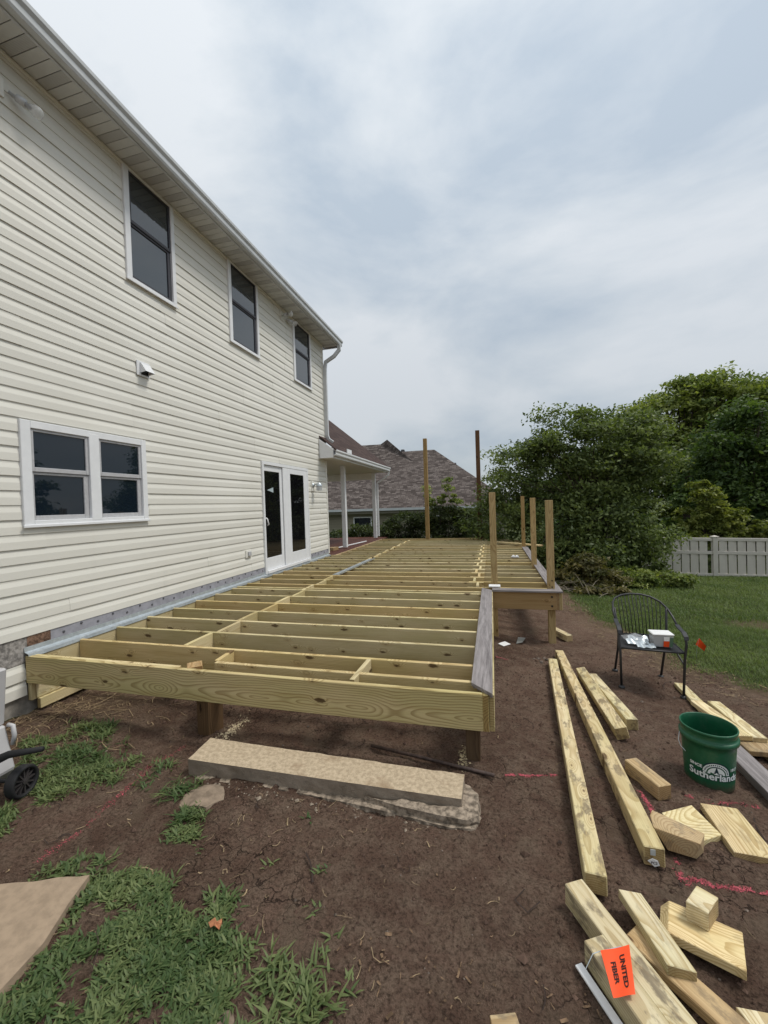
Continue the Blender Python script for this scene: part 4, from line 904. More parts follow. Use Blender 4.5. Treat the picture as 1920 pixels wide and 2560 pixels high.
q = MB(); q.box(1.545, 1.685, 4.61, 4.71, zt_ + .003, zt_ + .055); q.build('screws', plain('steel_screws', (.30, .30, .31), .5, .4, .4, .5, 90), tb)
q = MB(); q.prism([(1.612, 4.5965, zt_ + .006), (1.660, 4.5965, zt_ + .006), (1.662, 4.589, zt_ + .064), (1.613, 4.589, zt_ + .064)], (0, -.001, 0)); q.build('orange_label', ORNG, tb)
q = MB(); q.prism([(1.613, 4.588, zt_ + .066), (1.662, 4.588, zt_ + .066), (1.663, 4.585, zt_ + .108), (1.614, 4.585, zt_ + .108)], (0, -.001, 0)); q.build('white_label', WHITE, tb)
q = MB(); q.prism([(1.663, 4.5965, zt_ + .006), (1.692, 4.5965, zt_ + .006), (1.698, 4.586, zt_ + .10), (1.665, 4.587, zt_ + .10)], (0, -.001, 0)); q.build('green_label', plain('green_label', (.09, .16, .10), .6), tb)
def bracket(x0, y0, x1, y1, z0, label, amp, ht):
    q = MB(); n = 22; a_ = Vector((x0, y0)); c_ = Vector((x1, y1)); d_ = (c_ - a_); nn_ = Vector((-d_.y, d_.x)).normalized(); top = []; bot = []
    for i in range(n + 1):
        t_ = i / n; p = a_ + d_ * t_; wv = amp * math.sin(t_ * 5 * PI); top.append((p.x + nn_.x * (.03 + wv), p.y + nn_.y * (.03 + wv), z0 + ht + .01 * math.sin(t_ * 9))); bot.append((p.x - nn_.x * (.03 - wv), p.y - nn_.y * (.03 - wv), z0 + .004))
    vs = top + bot + [(x_, y_, z_ - .002) for x_, y_, z_ in top + bot]; m_ = n + 1
    q.add(vs, [(i, i + 1, m_ + i + 1, m_ + i) for i in range(n)] + [(2 * m_ + i + 1, 2 * m_ + i, 3 * m_ + i, 3 * m_ + i + 1) for i in range(n)]); 
    tag(q.build('steel_bracket', GALV), label, 'bracket', 'steel ties heaped on the chair seat')
bracket(1.37, 4.57, 1.53, 4.57, zt_ + .004, 'wavy bright steel tie in front of the heap on the chair seat', .012, .022)
bracket(1.30, 4.64, 1.50, 4.66, zt_ + .012, 'bent steel tie lying behind the wavy one on the chair seat', .008, .03)
bracket(1.34, 4.74, 1.52, 4.73, zt_ + .02, 'steel tie at the back of the heap on the chair seat', .010, .028)
q = MB(); vs = []; nU, nV = 12, 8
for j in range(nV + 1):
    for i in range(nU + 1):
        x_ = 1.29 + .21 * i / nU; y_ = 4.66 + .16 * j / nV; vs.append((x_, y_, zt_ + .04 + .045 * math.sin(PI * i / nU) * math.sin(PI * j / nV) + .02 * (float(vnoise(x_, y_, .03, 4)) - .5)))
q.add(vs, [(j * 13 + i, j * 13 + i + 1, j * 13 + i + 14, j * 13 + i + 13) for j in range(nV) for i in range(nU)])
BAG = Nd('clear_bag_film'); BAG.fin((.6, .62, .64), .12, .6); BAG.b.inputs['Alpha'].default_value = .35
tag(q.build('plastic_bag', BAG.m), 'crumpled clear plastic bag over the steel ties on the chair seat', 'bag')

# ------------------------------------------------------------------ grey wheeled cart at the left edge
ct = empty('wheeled_cart', (-3.1, 1.6, -1.68), 'grey plastic wheeled cart with a black tube handle cut off by the left edge', 'cart')
q = MB(); q.add([(-3.03, 1.90, -.965), (-3.03, 1.2, -.965), (-3.5, 1.2, -.965), (-3.5, 1.90, -.965), (-3.075, 1.90, -1.33), (-3.075, 1.2, -1.33), (-3.5, 1.2, -1.33), (-3.5, 1.90, -1.33)], [(0, 3, 2, 1), (0, 1, 5, 4), (1, 2, 6, 5), (2, 3, 7, 6), (3, 0, 4, 7)]); q.build('upper_body', PLGREY, ct, bevel=.012)
q = MB(); q.add([(-3.055, 1.89, -1.335), (-3.055, 1.2, -1.335), (-3.5, 1.2, -1.335), (-3.5, 1.89, -1.335), (-2.985, 1.89, -1.60), (-2.985, 1.2, -1.60), (-3.06, 1.89, -1.69), (-3.06, 1.2, -1.69), (-3.5, 1.89, -1.69), (-3.5, 1.2, -1.69)], [(0, 3, 2, 1), (0, 1, 5, 4), (4, 5, 7, 6), (6, 7, 9, 8), (3, 8, 9, 2), (0, 4, 6, 8, 3), (1, 2, 9, 7, 5)]); q.build('lower_body', PLGREY, ct, bevel=.010)
q = MB(); q.tube([(-3.045, 1.895, -1.335), (-3.01, 1.9, -1.34), (-3.0, 1.9, -1.40), (-3.02, 1.9, -1.46)], .013, 8); q.build('grip', PLGREY, ct, smooth=True)
q = MB(); q.tube([(-3.05, 1.75, -1.50), (-2.95, 1.76, -1.475), (-2.85, 1.77, -1.43), (-2.62, 1.80, -1.385)], [.03, .026, .022, .015], 10); q.build('handle', RUBBER, ct, smooth=True)
wc = Vector((-2.80, 1.80, -1.605)); R = Matrix.Rotation(.2, 3, 'Z') @ Matrix.Rotation(PI / 2, 3, 'Y')
q = MB(); q.lathe([(.070, -.03), (.086, -.03), (.091, -.02), (.091, .02), (.086, .03), (.074, .03), (.070, .02), (.070, -.03)], wc, 30, 0, R)
wh = q.build('wheel', RUBBER, ct, smooth=True)
q = MB(); q.lathe([(.018, .0), (.018, .026), (0, .028)], wc, 14, 0, R)
for k in range(12):
    a_ = 2 * PI * k / 12; q.rtube([wc + R @ Vector((.014 * math.cos(a_), .014 * math.sin(a_), .014)), wc + R @ Vector((.072 * math.cos(a_), .072 * math.sin(a_), .012))], .004, .006, R @ Vector((0, 0, 1)))
q.lathe([(.0, .0), (.071, .0)], wc, 24, 0, R); q.build('wheel_hub', plain('dark_hub', (.04, .035, .035), .6), wh)
q = MB(); q.tube([(-3.2, 1.72, -1.605), wc], .010, 8); q.build('axle', RUBBER, ct)

# ------------------------------------------------------------------ fences
fn = empty('vinyl_fence', (6.3, 14, -2.4), 'tan vinyl fence with pickets and a capped post across the end of the lawn', 'fence')
def fz(x): return -2.43 - .022 * (x - 6.27)
FT = 1.145
posts_x = [1.65, 3.96, 6.275, 8.6, 10.9]
for px in posts_x:
    boxo('post', px - .0635, px + .0635, 13.94, 14.067, fz(px) - .25, fz(px) + 1.17, FENC, fn, .005)
    q = MB(); z_ = fz(px) + 1.1705; q.add([(px - .085, 13.918, z_), (px + .085, 13.918, z_), (px + .085, 14.089, z_), (px - .085, 14.089, z_), (px - .085, 13.918, z_ + .02), (px + .085, 13.918, z_ + .02), (px + .085, 14.089, z_ + .02), (px - .085, 14.089, z_ + .02), (px, 14.0035, z_ + .052)], [(3, 2, 1, 0), (0, 1, 5, 4), (1, 2, 6, 5), (2, 3, 7, 6), (3, 0, 4, 7), (4, 5, 8), (5, 6, 8), (6, 7, 8), (7, 4, 8)]); q.build('post_cap', FENC, fn)
PKM = {}
for xa, xb in zip(posts_x[:-1], posts_x[1:]):
    xm = (xa + xb) / 2
    for (dz, hh) in ((FT - .085, .085), (FT - .475, .085), (.015, .085)):
        board('rail', (xa + .064, 14.0, fz(xa) + dz + hh / 2), (xb - .064, 14.0, fz(xb) + dz + hh / 2), .074, hh, FENC, fn)
    n = int((xb - xa - .13) / .227)
    for k in range(n):
        x_ = xa + .064 + .11 + k * .2275
        for (dx, dy, wd) in ((0, -.0135, .142), (.1137, .0135, .060)):
            if x_ + dx + wd / 2 > xb - .064: continue
            o = board('picket', (x_ + dx, 14.0 + dy, fz(x_) + .02), (x_ + dx, 14.0 + dy, fz(x_) + FT - .02), wd, .012, FENC, fn, (0, 1, 0), .002)
f2 = empty('board_fence', (11, 22, -2.8), 'dark grey board fence beyond the tan vinyl fence', 'fence')
for k in range(56): board('fence_board', (7.2 + k * .152, 22.0, -2.9), (7.2 + k * .152, 22.0, -1.56), .148, .02, FENC2, f2, (0, 1, 0), .002)
for k in range(5): board('post', (7.1 + k * 1.87, 21.93, -2.9), (7.1 + k * 1.87, 21.93, -1.52), .11, .11, FENC2, f2, (0, 1, 0))
board('rail', (7.1, 21.96, -1.75), (15.6, 21.96, -1.75), .04, .09, FENC2, f2)

# ------------------------------------------------------------------ neighbour's house
nb = empty('neighbour_house', (-5, 26, -2.8), 'low tan house with a large brown shingled hip roof behind the hedge', 'house')
EY = 24.0; EZ = -.23; EXL, EXR = -16.0, 1.35; RY = 30.0; RZ = 4.0
def roofmesh(name, verts, faces, mat):
    q = MB(); q.add(verts, faces); me = q.mesh(name); uv = me.uv_layers.new(name='UVMap')
    for p in me.polygons:
        nrm = p.normal; ud = Vector((nrm.y, -nrm.x, 0)); ud = ud.normalized() if ud.length > .01 else Vector((1, 0, 0)); vd = nrm.cross(ud)
        for li in p.loop_indices:
            c = me.vertices[me.loops[li].vertex_index].co; uv.data[li].uv = (c.dot(ud), c.dot(vd))
    return raw(name, me, mat, nb)
roofmesh('roof', [(EXL, EY, EZ), (EXR, EY, EZ), (EXR, 36, EZ), (EXL, 36, EZ), (-3.95, RY, 3.91), (-14.5, RY, 3.93), (EXL, EY, EZ - .12), (EXR, EY, EZ - .12), (EXR, 36, EZ - .12), (EXL, 36, EZ - .12)], [(0, 1, 4, 5), (1, 2, 4), (2, 3, 5, 4), (3, 0, 5), (0, 6, 7, 1), (1, 7, 8, 2), (2, 8, 9, 3), (3, 9, 6, 0), (6, 9, 8, 7)], SH_NB)
roofmesh('upper_roof', [(-13.6, 26.2, 1.2), (-5.2, 28.6, 2.9), (-5.7, 34, 2.9), (-13.6, 34, 1.2), (-7.55, 30.3, 4.94), (-8.15, 30.6, 4.66), (-13.2, 30.6, 4.72)], [(0, 1, 4, 5, 6), (1, 2, 4), (2, 3, 6, 5, 4), (3, 0, 6)], SH_NB)
boxo('wall', -15.5, .75, 24.5, 35.5, -3.2, EZ - .121, NBW, nb)
q = MB()
for k in range(17): q.box(-15.49, .74, 24.478, 24.499, EZ - .30 - k * .16, EZ - .30 - k * .16 + .012)
q.build('wall_siding', plain('neighbour_siding_edge', (.20, .18, .135), .7), nb)
boxo('gutter', EXL, EXR + .05, EY - .12, EY - .002, EZ - .13, EZ + .01, GUT, nb)
boxo('fascia', EXL, EXR, EY + .001, EY + .02, EZ - .30, EZ - .125, plain('neighbour_fascia', (.18, .165, .13), .7), nb)
for x_ in (-7.6, -3.3):
    wq = boxo('window', x_ - .85, x_ + .35, 24.45, 24.478, -1.75, -.72, TRIM, nb); boxo('pane', x_ - .78, x_ + .28, 24.44, 24.4495, -1.68, -.79, GL_LO, wq)
for k, (x_, y_, z_) in enumerate(((-6.35, 30.15, 3.98), (-2.55, 30.3, 2.78))): boxo('roof_vent', x_ - .13, x_ + .13, y_, y_ + .3, z_ - .35, z_ + .12, SCREW, nb, .03)

# ------------------------------------------------------------------ foliage
NR = np.random.default_rng(11)
def quads(c, nrm, sz, asp=.92, R=NR):
    """diamond leaves centred at c with normals nrm"""
    n = len(c); t = R.normal(size=(n, 3)); t -= nrm * (t * nrm).sum(1, keepdims=True); t /= np.linalg.norm(t, axis=1, keepdims=True) + 1e-9; b = np.cross(nrm, t)
    s = (sz * R.uniform(.65, 1.25, n))[:, None]
    return np.stack([c - t * s, c - b * s * asp * .5 - t * s * .1, c + t * s, c + b * s * asp * .5 - t * s * .1], 1)
def crown(lobes, nleaf, size, clump_r, R, droop=.0, shell=.45):
    vol = np.array([l[3] * l[4] * l[5] for l in lobes]) ** (2 / 3.); vol /= vol.sum(); C = []; T = []; N_ = []; centers = []
    for l, f in zip(lobes, vol):
        nl = int(nleaf * f); per = 48; nc = max(4, nl // per); d = R.normal(size=(nc, 3)); d /= np.linalg.norm(d, axis=1, keepdims=True); r = R.uniform(shell, 1.0, nc) ** .7
        cc = np.array(l[:3]) + d * r[:, None] * np.array(l[3:6]); centers.append(cc)
        cr = clump_r * R.uniform(.6, 1.35, nc); ct_ = np.clip(R.normal(.42, .27, nc) + R.normal(0, .14), 0, 1)
        for i in range(nc):
            p = np.clip(R.normal(size=(per, 3)), -1.7, 1.7) * np.array([1, 1, .42]) * cr[i] * .50; p[:, 2] -= droop * np.hypot(p[:, 0], p[:, 1]); C.append(cc[i] + p)
            nn = R.normal(size=(per, 3)) * .75 + np.array([0, 0, .75]) + d[i] * .45; N_.append(nn); T.append(np.clip(ct_[i] + R.normal(0, .16, per), 0, 1))
    C = np.concatenate(C); N_ = np.concatenate(N_); N_ /= np.linalg.norm(N_, axis=1, keepdims=True); T = np.concatenate(T)
    return quads(C, N_, np.full(len(C), size), R=R), T, centers
def tree(name, x, y, lobes, nleaf, size, mat, label, cat, group=None, trunk=.14, clump=.42, seed=1, twigs=5, stems=1, shell=.45, droop=0, fork=.35):
    R = np.random.default_rng(seed); z = gz(x, y) if y < 15 else float(G(x, y)); rt = empty(name, (x, y, z), label, cat, group)
    L = [(x + l[0], y + l[1], z + l[2], l[3], l[4], l[5]) for l in lobes]
    sub = []
    for l in L:
        sub.append((l[0], l[1], l[2], l[3] * .78, l[4] * .78, l[5] * .78)); nsub = int(5 + 4 * l[3]) if l[3] > .5 else (2 if l[3] > .3 else 0)
        d = R.normal(size=(nsub, 3)); d /= np.linalg.norm(d, axis=1, keepdims=True)
        for i in range(nsub):
            f_ = R.uniform(.22, .38); r_ = R.uniform(.62, .92); sub.append((l[0] + d[i, 0] * l[3] * r_, l[1] + d[i, 1] * l[4] * r_, l[2] + d[i, 2] * l[5] * r_, l[3] * f_, l[4] * f_, l[5] * f_ * .85))
    v, T, cen = crown(sub, nleaf, size, clump, R, droop, shell)
    raw('crown', np_mesh('crown', v, 4, mat, T), None, rt, Matrix.Identity(4))
    q = MB(); top = max(l[2] for l in L); fk = z + (top - z) * fork
    for s in range(stems):
        bx = x + (0 if stems == 1 else R.uniform(-.35, .35)); byy = y + (0 if stems == 1 else R.uniform(-.25, .25)); b0 = Vector((bx, byy, z - .15)); f0 = Vector((bx + R.uniform(-.1, .1), byy + R.uniform(-.1, .1), fk * R.uniform(.9, 1.0) if stems > 1 else fk))
        q.tube([b0, b0.lerp(f0, .5) + Vector((R.uniform(-.05, .05), R.uniform(-.05, .05), 0)), f0], [trunk, trunk * .85, trunk * .72], 8)
        for i, l in enumerate(sub):
            if i % stems != s: continue
            e_ = Vector(l[:3]); m_ = f0.lerp(e_, .5) + Vector((0, 0, .12 * (e_ - f0).length)); big = l[3] > .5 * max(a[3] for a in L); k_ = 1. if big else .4; q.tube([f0, m_, e_], [trunk * .6 * k_, trunk * .36 * k_, trunk * .2 * k_], 6 if big else 5)
            cc = cen[i]
            for j in R.choice(len(cc), min(twigs if l[3] > .5 * max(a[3] for a in L) else 1, len(cc)), replace=False):
                c2 = Vector(cc[j]); m2 = e_.lerp(c2, .55) + Vector((R.uniform(-.08, .08), R.uniform(-.08, .08), .05)); q.tube([e_, m2, c2], [trunk * .18, trunk * .11, trunk * .05], 5)
    q.build('trunk', BARK, rt); return rt
# broad dark bush-tree in front of the fence
tree('bush_tree', 2.9, 13.2, [(-2.0, .1, 3.1, 1.4, 1.2, 1.3), (-.6, .2, 3.9, 1.5, 1.3, 1.15), (.6, .5, 4.3, 1.3, 1.2, 1.0), (1.3, .1, 3.5, 1.0, 1.0, 1.2), (-2.6, .2, 1.7, 1.1, 1.0, 1.3), (-1.3, -.2, 1.5, 1.5, 1.2, 1.3), (.3, -.3, 1.6, 1.6, 1.2, 1.4), (1.2, -.2, 1.5, .9, .9, 1.3), (-.1, .2, 2.8, 1.8, 1.2, .9), (-1.5, .0, 3.9, .7, .7, .5), (.1, .2, 4.75, .5, .5, .45)],
     52000, .062, LF_BUSH, 'broad dark leafy multi stemmed tree in front of the fence end', 'tree', None, .07, .42, 5, 9, 4, .35)
tree('tall_tree', 9.0, 22.5, [(-2.3, 0, 5.4, 1.8, 1.8, 1.5), (-.6, .3, 6.6, 2.0, 2.0, 1.6), (1.2, 0, 7.0, 2.1, 1.8, 1.5), (2.8, .2, 6.8, 1.9, 1.8, 1.7), (-1.9, -.3, 3.4, 1.8, 1.6, 1.5), (.2, -.4, 4.2, 2.2, 1.8, 1.8), (2.4, -.3, 4.2, 2.2, 1.8, 2.0), (-2.9, .3, 4.4, 1.1, 1.2, 1.0), (.2, 0, 7.8, .9, .9, .6)],
     52000, .105, LF_BIG, 'tall light green tree topping the others above the fence', 'tree', None, .22, .62, 9, 6)
tree('maple_tree', 9.0, 17.8, [(0, 0, 4.9, 1.0, 1.0, 1.1), (-.6, 0, 3.9, 1.35, 1.3, 1.2), (.7, .1, 3.9, 1.35, 1.3, 1.2), (-1.1, -.1, 2.6, 1.3, 1.2, 1.2), (.2, -.2, 2.5, 1.6, 1.4, 1.3), (1.4, 0, 2.5, 1.5, 1.3, 1.3), (.4, -.2, 1.3, 1.9, 1.4, .9), (2.4, .2, 1.6, 1.4, 1.2, 1.2)],
     46000, .085, LF_MAP, 'dense dark green rounded tree standing behind the yellow green sapling', 'tree', None, .16, .46, 14, 6, 1, .5)
tree('sapling', 6.75, 15.5, [(0, 0, 2.3, .62, .6, .6), (-.45, 0, 1.75, .6, .55, .5), (.5, .0, 1.6, .65, .55, .5), (0, -.1, 1.2, .9, .7, .5), (-.2, 0, 2.75, .35, .35, .3), (1.35, 0, 1.25, .55, .4, .35), (.9, 0, 1.9, .3, .3, .25), (-.6, -.1, 1.0, .5, .5, .4)],
     8500, .07, LF_YEL, 'yellow green sapling rising just behind the tan fence', 'tree', None, .04, .17, 21, 8, 1, .5, .35)
tree('far_tree', 16.8, 27, [(0, 0, 7.8, 2.2, 2, 1.6), (-2.2, 0, 7.6, 1.4, 1.5, 1.4), (-1.4, 0, 5.6, 2.0, 1.8, 1.6), (1.2, 0, 5.8, 2.2, 1.8, 1.8), (0, 0, 3.4, 2.6, 2, 1.8), (-2.6, 0, 4.3, 1.2, 1.3, 1.2)],
     16000, .13, LF_GRY, 'dusky airy tree furthest right at the picture edge', 'tree', None, .2, .6, 31, 8)
tree('far_tree', 5.2, 25, [(0, 0, 4.6, 1.8, 1.6, 1.3), (-1.6, 0, 3.4, 1.8, 1.5, 1.4), (1.4, 0, 3.6, 1.8, 1.6, 1.4), (0, 0, 1.8, 2.6, 1.6, 1.4)],
     16000, .13, LF_MAP, 'far dark tree glimpsed behind the dark bushy tree', 'tree', None, .16, .6, 37, 6)
tree('lawn_side_tree', 14.2, 12.6, [(0, 0, 4.5, 2.4, 2.4, 1.8), (-1.2, .6, 2.9, 2.0, 2.0, 1.6), (1.0, -.8, 2.8, 2.0, 2.0, 1.6)], 9000, .15, LF_BUSH, 'broad tree standing to the right of the lawn, mirrored in the ground floor window', 'tree', None, .18, .6, 83, 6)
tree('far_shrub', 5.4, 17.6, [(0, 0, 1.0, 1.1, .8, .9), (-1.5, 0, 1.2, 1.1, .8, 1.0), (1.4, .2, .9, 1.0, .8, .8), (-2.8, .1, 1.1, 1.1, .8, 1.0)], 12000, .075, LF_MAP, 'shrub filling the gap between the dark bushy tree and the sapling', 'shrub', None, .05, .35, 43, 4, 2)
tree('far_shrub', 7.4, 23.6, [(0, 0, 1.6, 1.4, .9, 1.3), (-1.6, 0, 1.4, 1.3, .9, 1.2), (1.6, 0, 1.4, 1.3, .9, 1.2)], 9000, .10, LF_BIG, 'far green shrub behind the sapling', 'shrub', None, .05, .4, 47, 4, 2)
tree('far_shrub', 12.2, 20.6, [(0, 0, 1.6, 1.2, .8, .9), (-1.2, 0, 1.3, .9, .7, .7), (1.3, 0, 1.5, 1.2, .8, .9), (2.6, 0, 1.9, 1.2, .8, 1.0)], 9000, .09, LF_BIG, 'bright green shrub in front of the dark board fence', 'shrub', None, .05, .4, 41, 4, 2)
# hedge behind the deck
for k, (x_, h_, wd, lab) in enumerate(((-5.9, 1.35, .85, 'low leftmost hedge shrub seen between the porch posts'), (-4.55, 1.7, .95, 'dark hedge shrub right behind the far porch post'), (-3.2, 2.0, .95, 'dark hedge shrub left of the tall pale deck post'), (-1.9, 2.15, 1.0, 'dark hedge shrub between the two tall deck posts'), (-.6, 2.05, 1.0, 'dark hedge shrub right of the tall brown deck post'))):
    tree('hedge_shrub', x_, 15.7, [(0, 0, h_ * .80, wd, .7, h_ * .24), (-.35, -.1, h_ * .5, wd * .8, .7, h_ * .38), (.35, 0, h_ * .48, wd * .8, .7, h_ * .38), (0, -.15, h_ * .25, wd, .7, h_ * .28)], 10000, .055, LF_HED, lab, 'shrub', 'clipped dark shrubs in a row behind the deck', .035, .24, 50 + k, 7, 3, .5)
tree('volunteer_sapling', -1.62, 15.3, [(.05, 0, 2.85, .13, .13, .55), (.22, 0, 2.5, .14, .14, .4), (-.12, 0, 2.45, .18, .16, .4), (-.75, 0, 2.65, .12, .12, .42), (-.6, 0, 2.3, .2, .18, .3), (.4, 0, 2.3, .2, .2, .25)], 1500, .06, LF_BIG, 'thin bright green shoots rising above the hedge', 'sapling', None, .02, .16, 61, 4, 2, .3)
tree('undergrowth_shrub', 3.35, 12.9, [(0, 0, .5, 1.0, .7, .5), (-1.2, .1, .6, .9, .7, .55), (-2.4, 0, .6, .9, .7, .6), (.8, -.1, .45, .7, .6, .45)], 12000, .062, LF_BUSH, 'leafy undergrowth at the foot of the dark bushy tree', 'shrub', None, .03, .26, 66, 4, 3, .4)
tree('brush_pile', 2.35, 11.0, [(0, 0, .62, .52, .45, .30), (-.4, .1, .42, .5, .5, .32), (.42, 0, .36, .5, .45, .26), (-.1, -.35, .18, .8, .45, .2)], 6000, .055, LF_DRY, 'heap of cut olive branches wilting on the lawn edge', 'brush pile', None, .02, .17, 71, 10, 3, .3, 0, .2)
q = MB(); R_ = random.Random(5)
for k in range(60):
    a_ = Vector((R_.uniform(1.35, 2.6), R_.uniform(10.1, 11.2), 0)); a_.z = gz(a_.x, a_.y) + R_.uniform(.02, .2); d_ = Vector((R_.uniform(-1, 1), R_.uniform(-1, .4), R_.uniform(-.2, .35))).normalized() * R_.uniform(.2, .5)
    q.tube([a_, a_ + d_ * .5 + Vector((0, 0, .03)), a_ + d_], [.008, .006, .003], 5)
tag(q.build('cut_twigs', plain('pale_twigs', (.22, .19, .14), .9)), 'pale cut twigs strewn in front of the brush heap', None, None, 'stuff')
tree('tall_weeds', 3.55, 11.6, [(0, 0, .22, .8, .5, .2), (.7, .1, .2, .6, .4, .18), (-.5, 0, .25, .5, .4, .2)], 4500, .05, LF_BIG, 'low light green weeds between the brush heap and the fence', 'weeds', None, .01, .16, 75, 3, 3, .2)

# ------------------------------------------------------------------ grass
def blades(px, py, pz, ht, wd, lean, R, seg=2, leafy=False):
    n = len(px); az = R.uniform(0, 2 * PI, n); dx, dy = np.cos(az), np.sin(az); sx, sy = -dy, dx; Q = []
    prev = None
    for s in range(seg + 1):
        t = s / seg; o = lean * t ** 1.7; zz = ht * (t - .28 * (lean / np.maximum(ht, 1e-4)) * t ** 2.2 * .6); w_ = (wd * (1 - t) ** .7 * .5 + wd * .03) if not leafy else wd * (.28 + 1.05 * t - 1.31 * t * t) 
        a = np.stack([px + dx * o - sx * w_, py + dy * o - sy * w_, pz + zz], -1); b = np.stack([px + dx * o + sx * w_, py + dy * o + sy * w_, pz + zz], -1)
        if prev is not None: Q.append(np.stack([prev[0], prev[1], b, a], 1))
        prev = (a, b)
    return np.stack(Q, 1).reshape(-1, 4, 3)
R = np.random.default_rng(3)
V = []; T = []
def lawn_field(n, x0, x1, y0, y1, ht, wd):
    x = R.uniform(x0, x1, n); y = R.uniform(y0, y1, n); d = lawn_d(x, y) + (fbm(x, y, .5, 5) - .5) * .55
    dens = sst(-.22, .35, d) * (1 - .8 * sst(.35, .8, np.exp(-(((x - 4.1) / .55) ** 2 + ((y - 7.8) / .35) ** 2)))); keep = R.uniform(size=n) < dens; keep &= ~((y > 12.2) & (x < 3.0))
    x, y = x[keep], y[keep]; m_ = len(x); h = ht * R.uniform(.6, 1.35, m_); V.append(blades(x, y, gr(x, y) - .004, h, wd * R.uniform(.7, 1.3, m_), h * R.uniform(.2, 1.1, m_), R))
    tt = np.clip(R.normal(.42, .2, m_) + (fbm(x, y, .6, 77) - .5) * 1.0, 0, 1); T.append(np.repeat(tt, 2))
lawn_field(70000, 1.3, 5.2, 4.2, 8.0, .042, .0052); lawn_field(60000, 1.3, 8, 8, 14, .048, .010); lawn_field(12000, 3.5, 14, 14, 22, .06, .02); lawn_field(16000, 4.5, 11, 4, 9, .045, .010)
tag(raw('lawn_grass', np_mesh('lawn_grass', np.concatenate(V), 4, LF_LAWN, np.concatenate(T)), None), 'short green lawn grass', None, None, 'stuff')
def inside(poly, x, y):
    c = np.zeros(len(x), bool); n = len(poly)
    for i in range(n):
        (x0, y0), (x1, y1) = poly[i], poly[(i + 1) % n]
        cond = ((y0 > y) != (y1 > y)) & (x < (x1 - x0) * (y - y0) / (y1 - y0 + 1e-12) + x0); c ^= cond
    return c
FLAGP = [(-1.78, 1.38), (-2.14, 1.265), (-2.5, 1.2), (-2.5, .75), (-1.67, .85), (-1.69, 1.13)]
PA = [(-2.15, 1.31), (-2.01, 1.45), (-1.74, 1.57), (-1.71, 1.71), (-1.62, 1.82), (-1.48, 1.76), (-1.47, 1.64), (-1.50, 1.51), (-1.37, 1.42), (-1.19, 1.53), (-1.06, 1.44), (-1.06, 1.36), (-.93, 1.31), (-.86, 1.15), (-.85, .8), (-1.6, .7), (-1.63, 1.04), (-1.70, 1.21), (-1.77, 1.39)]
PB = [(-2.57, 1.50), (-2.55, 1.84), (-2.43, 1.96), (-2.30, 2.01), (-2.62, 2.21), (-2.91, 2.29), (-3.21, 2.33), (-3.6, 2.34), (-3.4, 1.2), (-2.8, 1.2)]
PC_ = [(-3.21, 2.55), (-3.02, 2.63), (-2.81, 2.38), (-3.03, 2.38)]
PD = [(-.88, 1.24), (-.71, 1.33), (-.50, 1.19), (-.55, .9), (-.8, .9)]
def weeds(name, polys, label, seed):
    R = np.random.default_rng(seed); V = []; T = []
    for poly, ntuft, ht, thr in polys:
        xs = [p[0] for p in poly]; ys_ = [p[1] for p in poly]; x = R.uniform(min(xs), max(xs), ntuft); y = R.uniform(min(ys_), max(ys_), ntuft); jx = x + R.normal(0, .02, ntuft); jy = y + R.normal(0, .02, ntuft)
        keep = inside(poly, jx, jy) & ~inside(FLAGP, x, y) & (fbm(x, y, .16, seed) > thr); x, y = x[keep], y[keep]
        tt = np.clip(.35 + (fbm(x, y, .2, seed + 3) - .5) * 1.4 + R.normal(0, .12, len(x)), 0, 1)
        nb_ = 6; x = np.repeat(x, nb_) + R.normal(0, .016, len(x) * nb_); y = np.repeat(y, nb_) + R.normal(0, .016, len(y) * nb_); m_ = len(x)
        h = ht * R.uniform(.2, 1.0, m_); V.append(blades(x, y, gr(x, y) - .002, h, R.uniform(.0062, .0120, m_), ht * R.uniform(.6, 1.5, m_), R, 4, True)); T.append(np.repeat(np.clip(np.repeat(tt, nb_) + R.normal(0, .20, m_), 0, 1), 4))
    tag(raw(name, np_mesh(name, np.concatenate(V), 4, LF_WEED, np.concatenate(T)), None), label, None, None, 'stuff')
weeds('crabgrass', [(PA, 5200, .034, .535), (PD, 260, .055, .48), ([(-2.2, 1.3), (-.3, 1.05), (-.4, 1.9), (-2.2, 2.2)], 90, .035, .56)], 'thick green crabgrass around the flagstone', 100)
weeds('weedy_grass', [(PB, 2600, .042, .44), (PC_, 120, .06, .40), ([(-1.95, 1.95), (-1.8, 2.0), (-1.82, 2.15), (-1.92, 2.15)], 26, .07, .0), ([(-1.72, 1.80), (-1.58, 1.80), (-1.58, 1.92), (-1.72, 1.90)], 40, .05, .2), ([(-2.4, 1.9), (-2.1, 1.95), (-2.1, 2.3), (-2.6, 2.3)], 80, .05, .5), ([(-3.4, 2.3), (-2.5, 2.3), (-2.5, 2.6), (-3.4, 2.6)], 60, .05, .45)], 'green weeds beside the grey cart', 130)
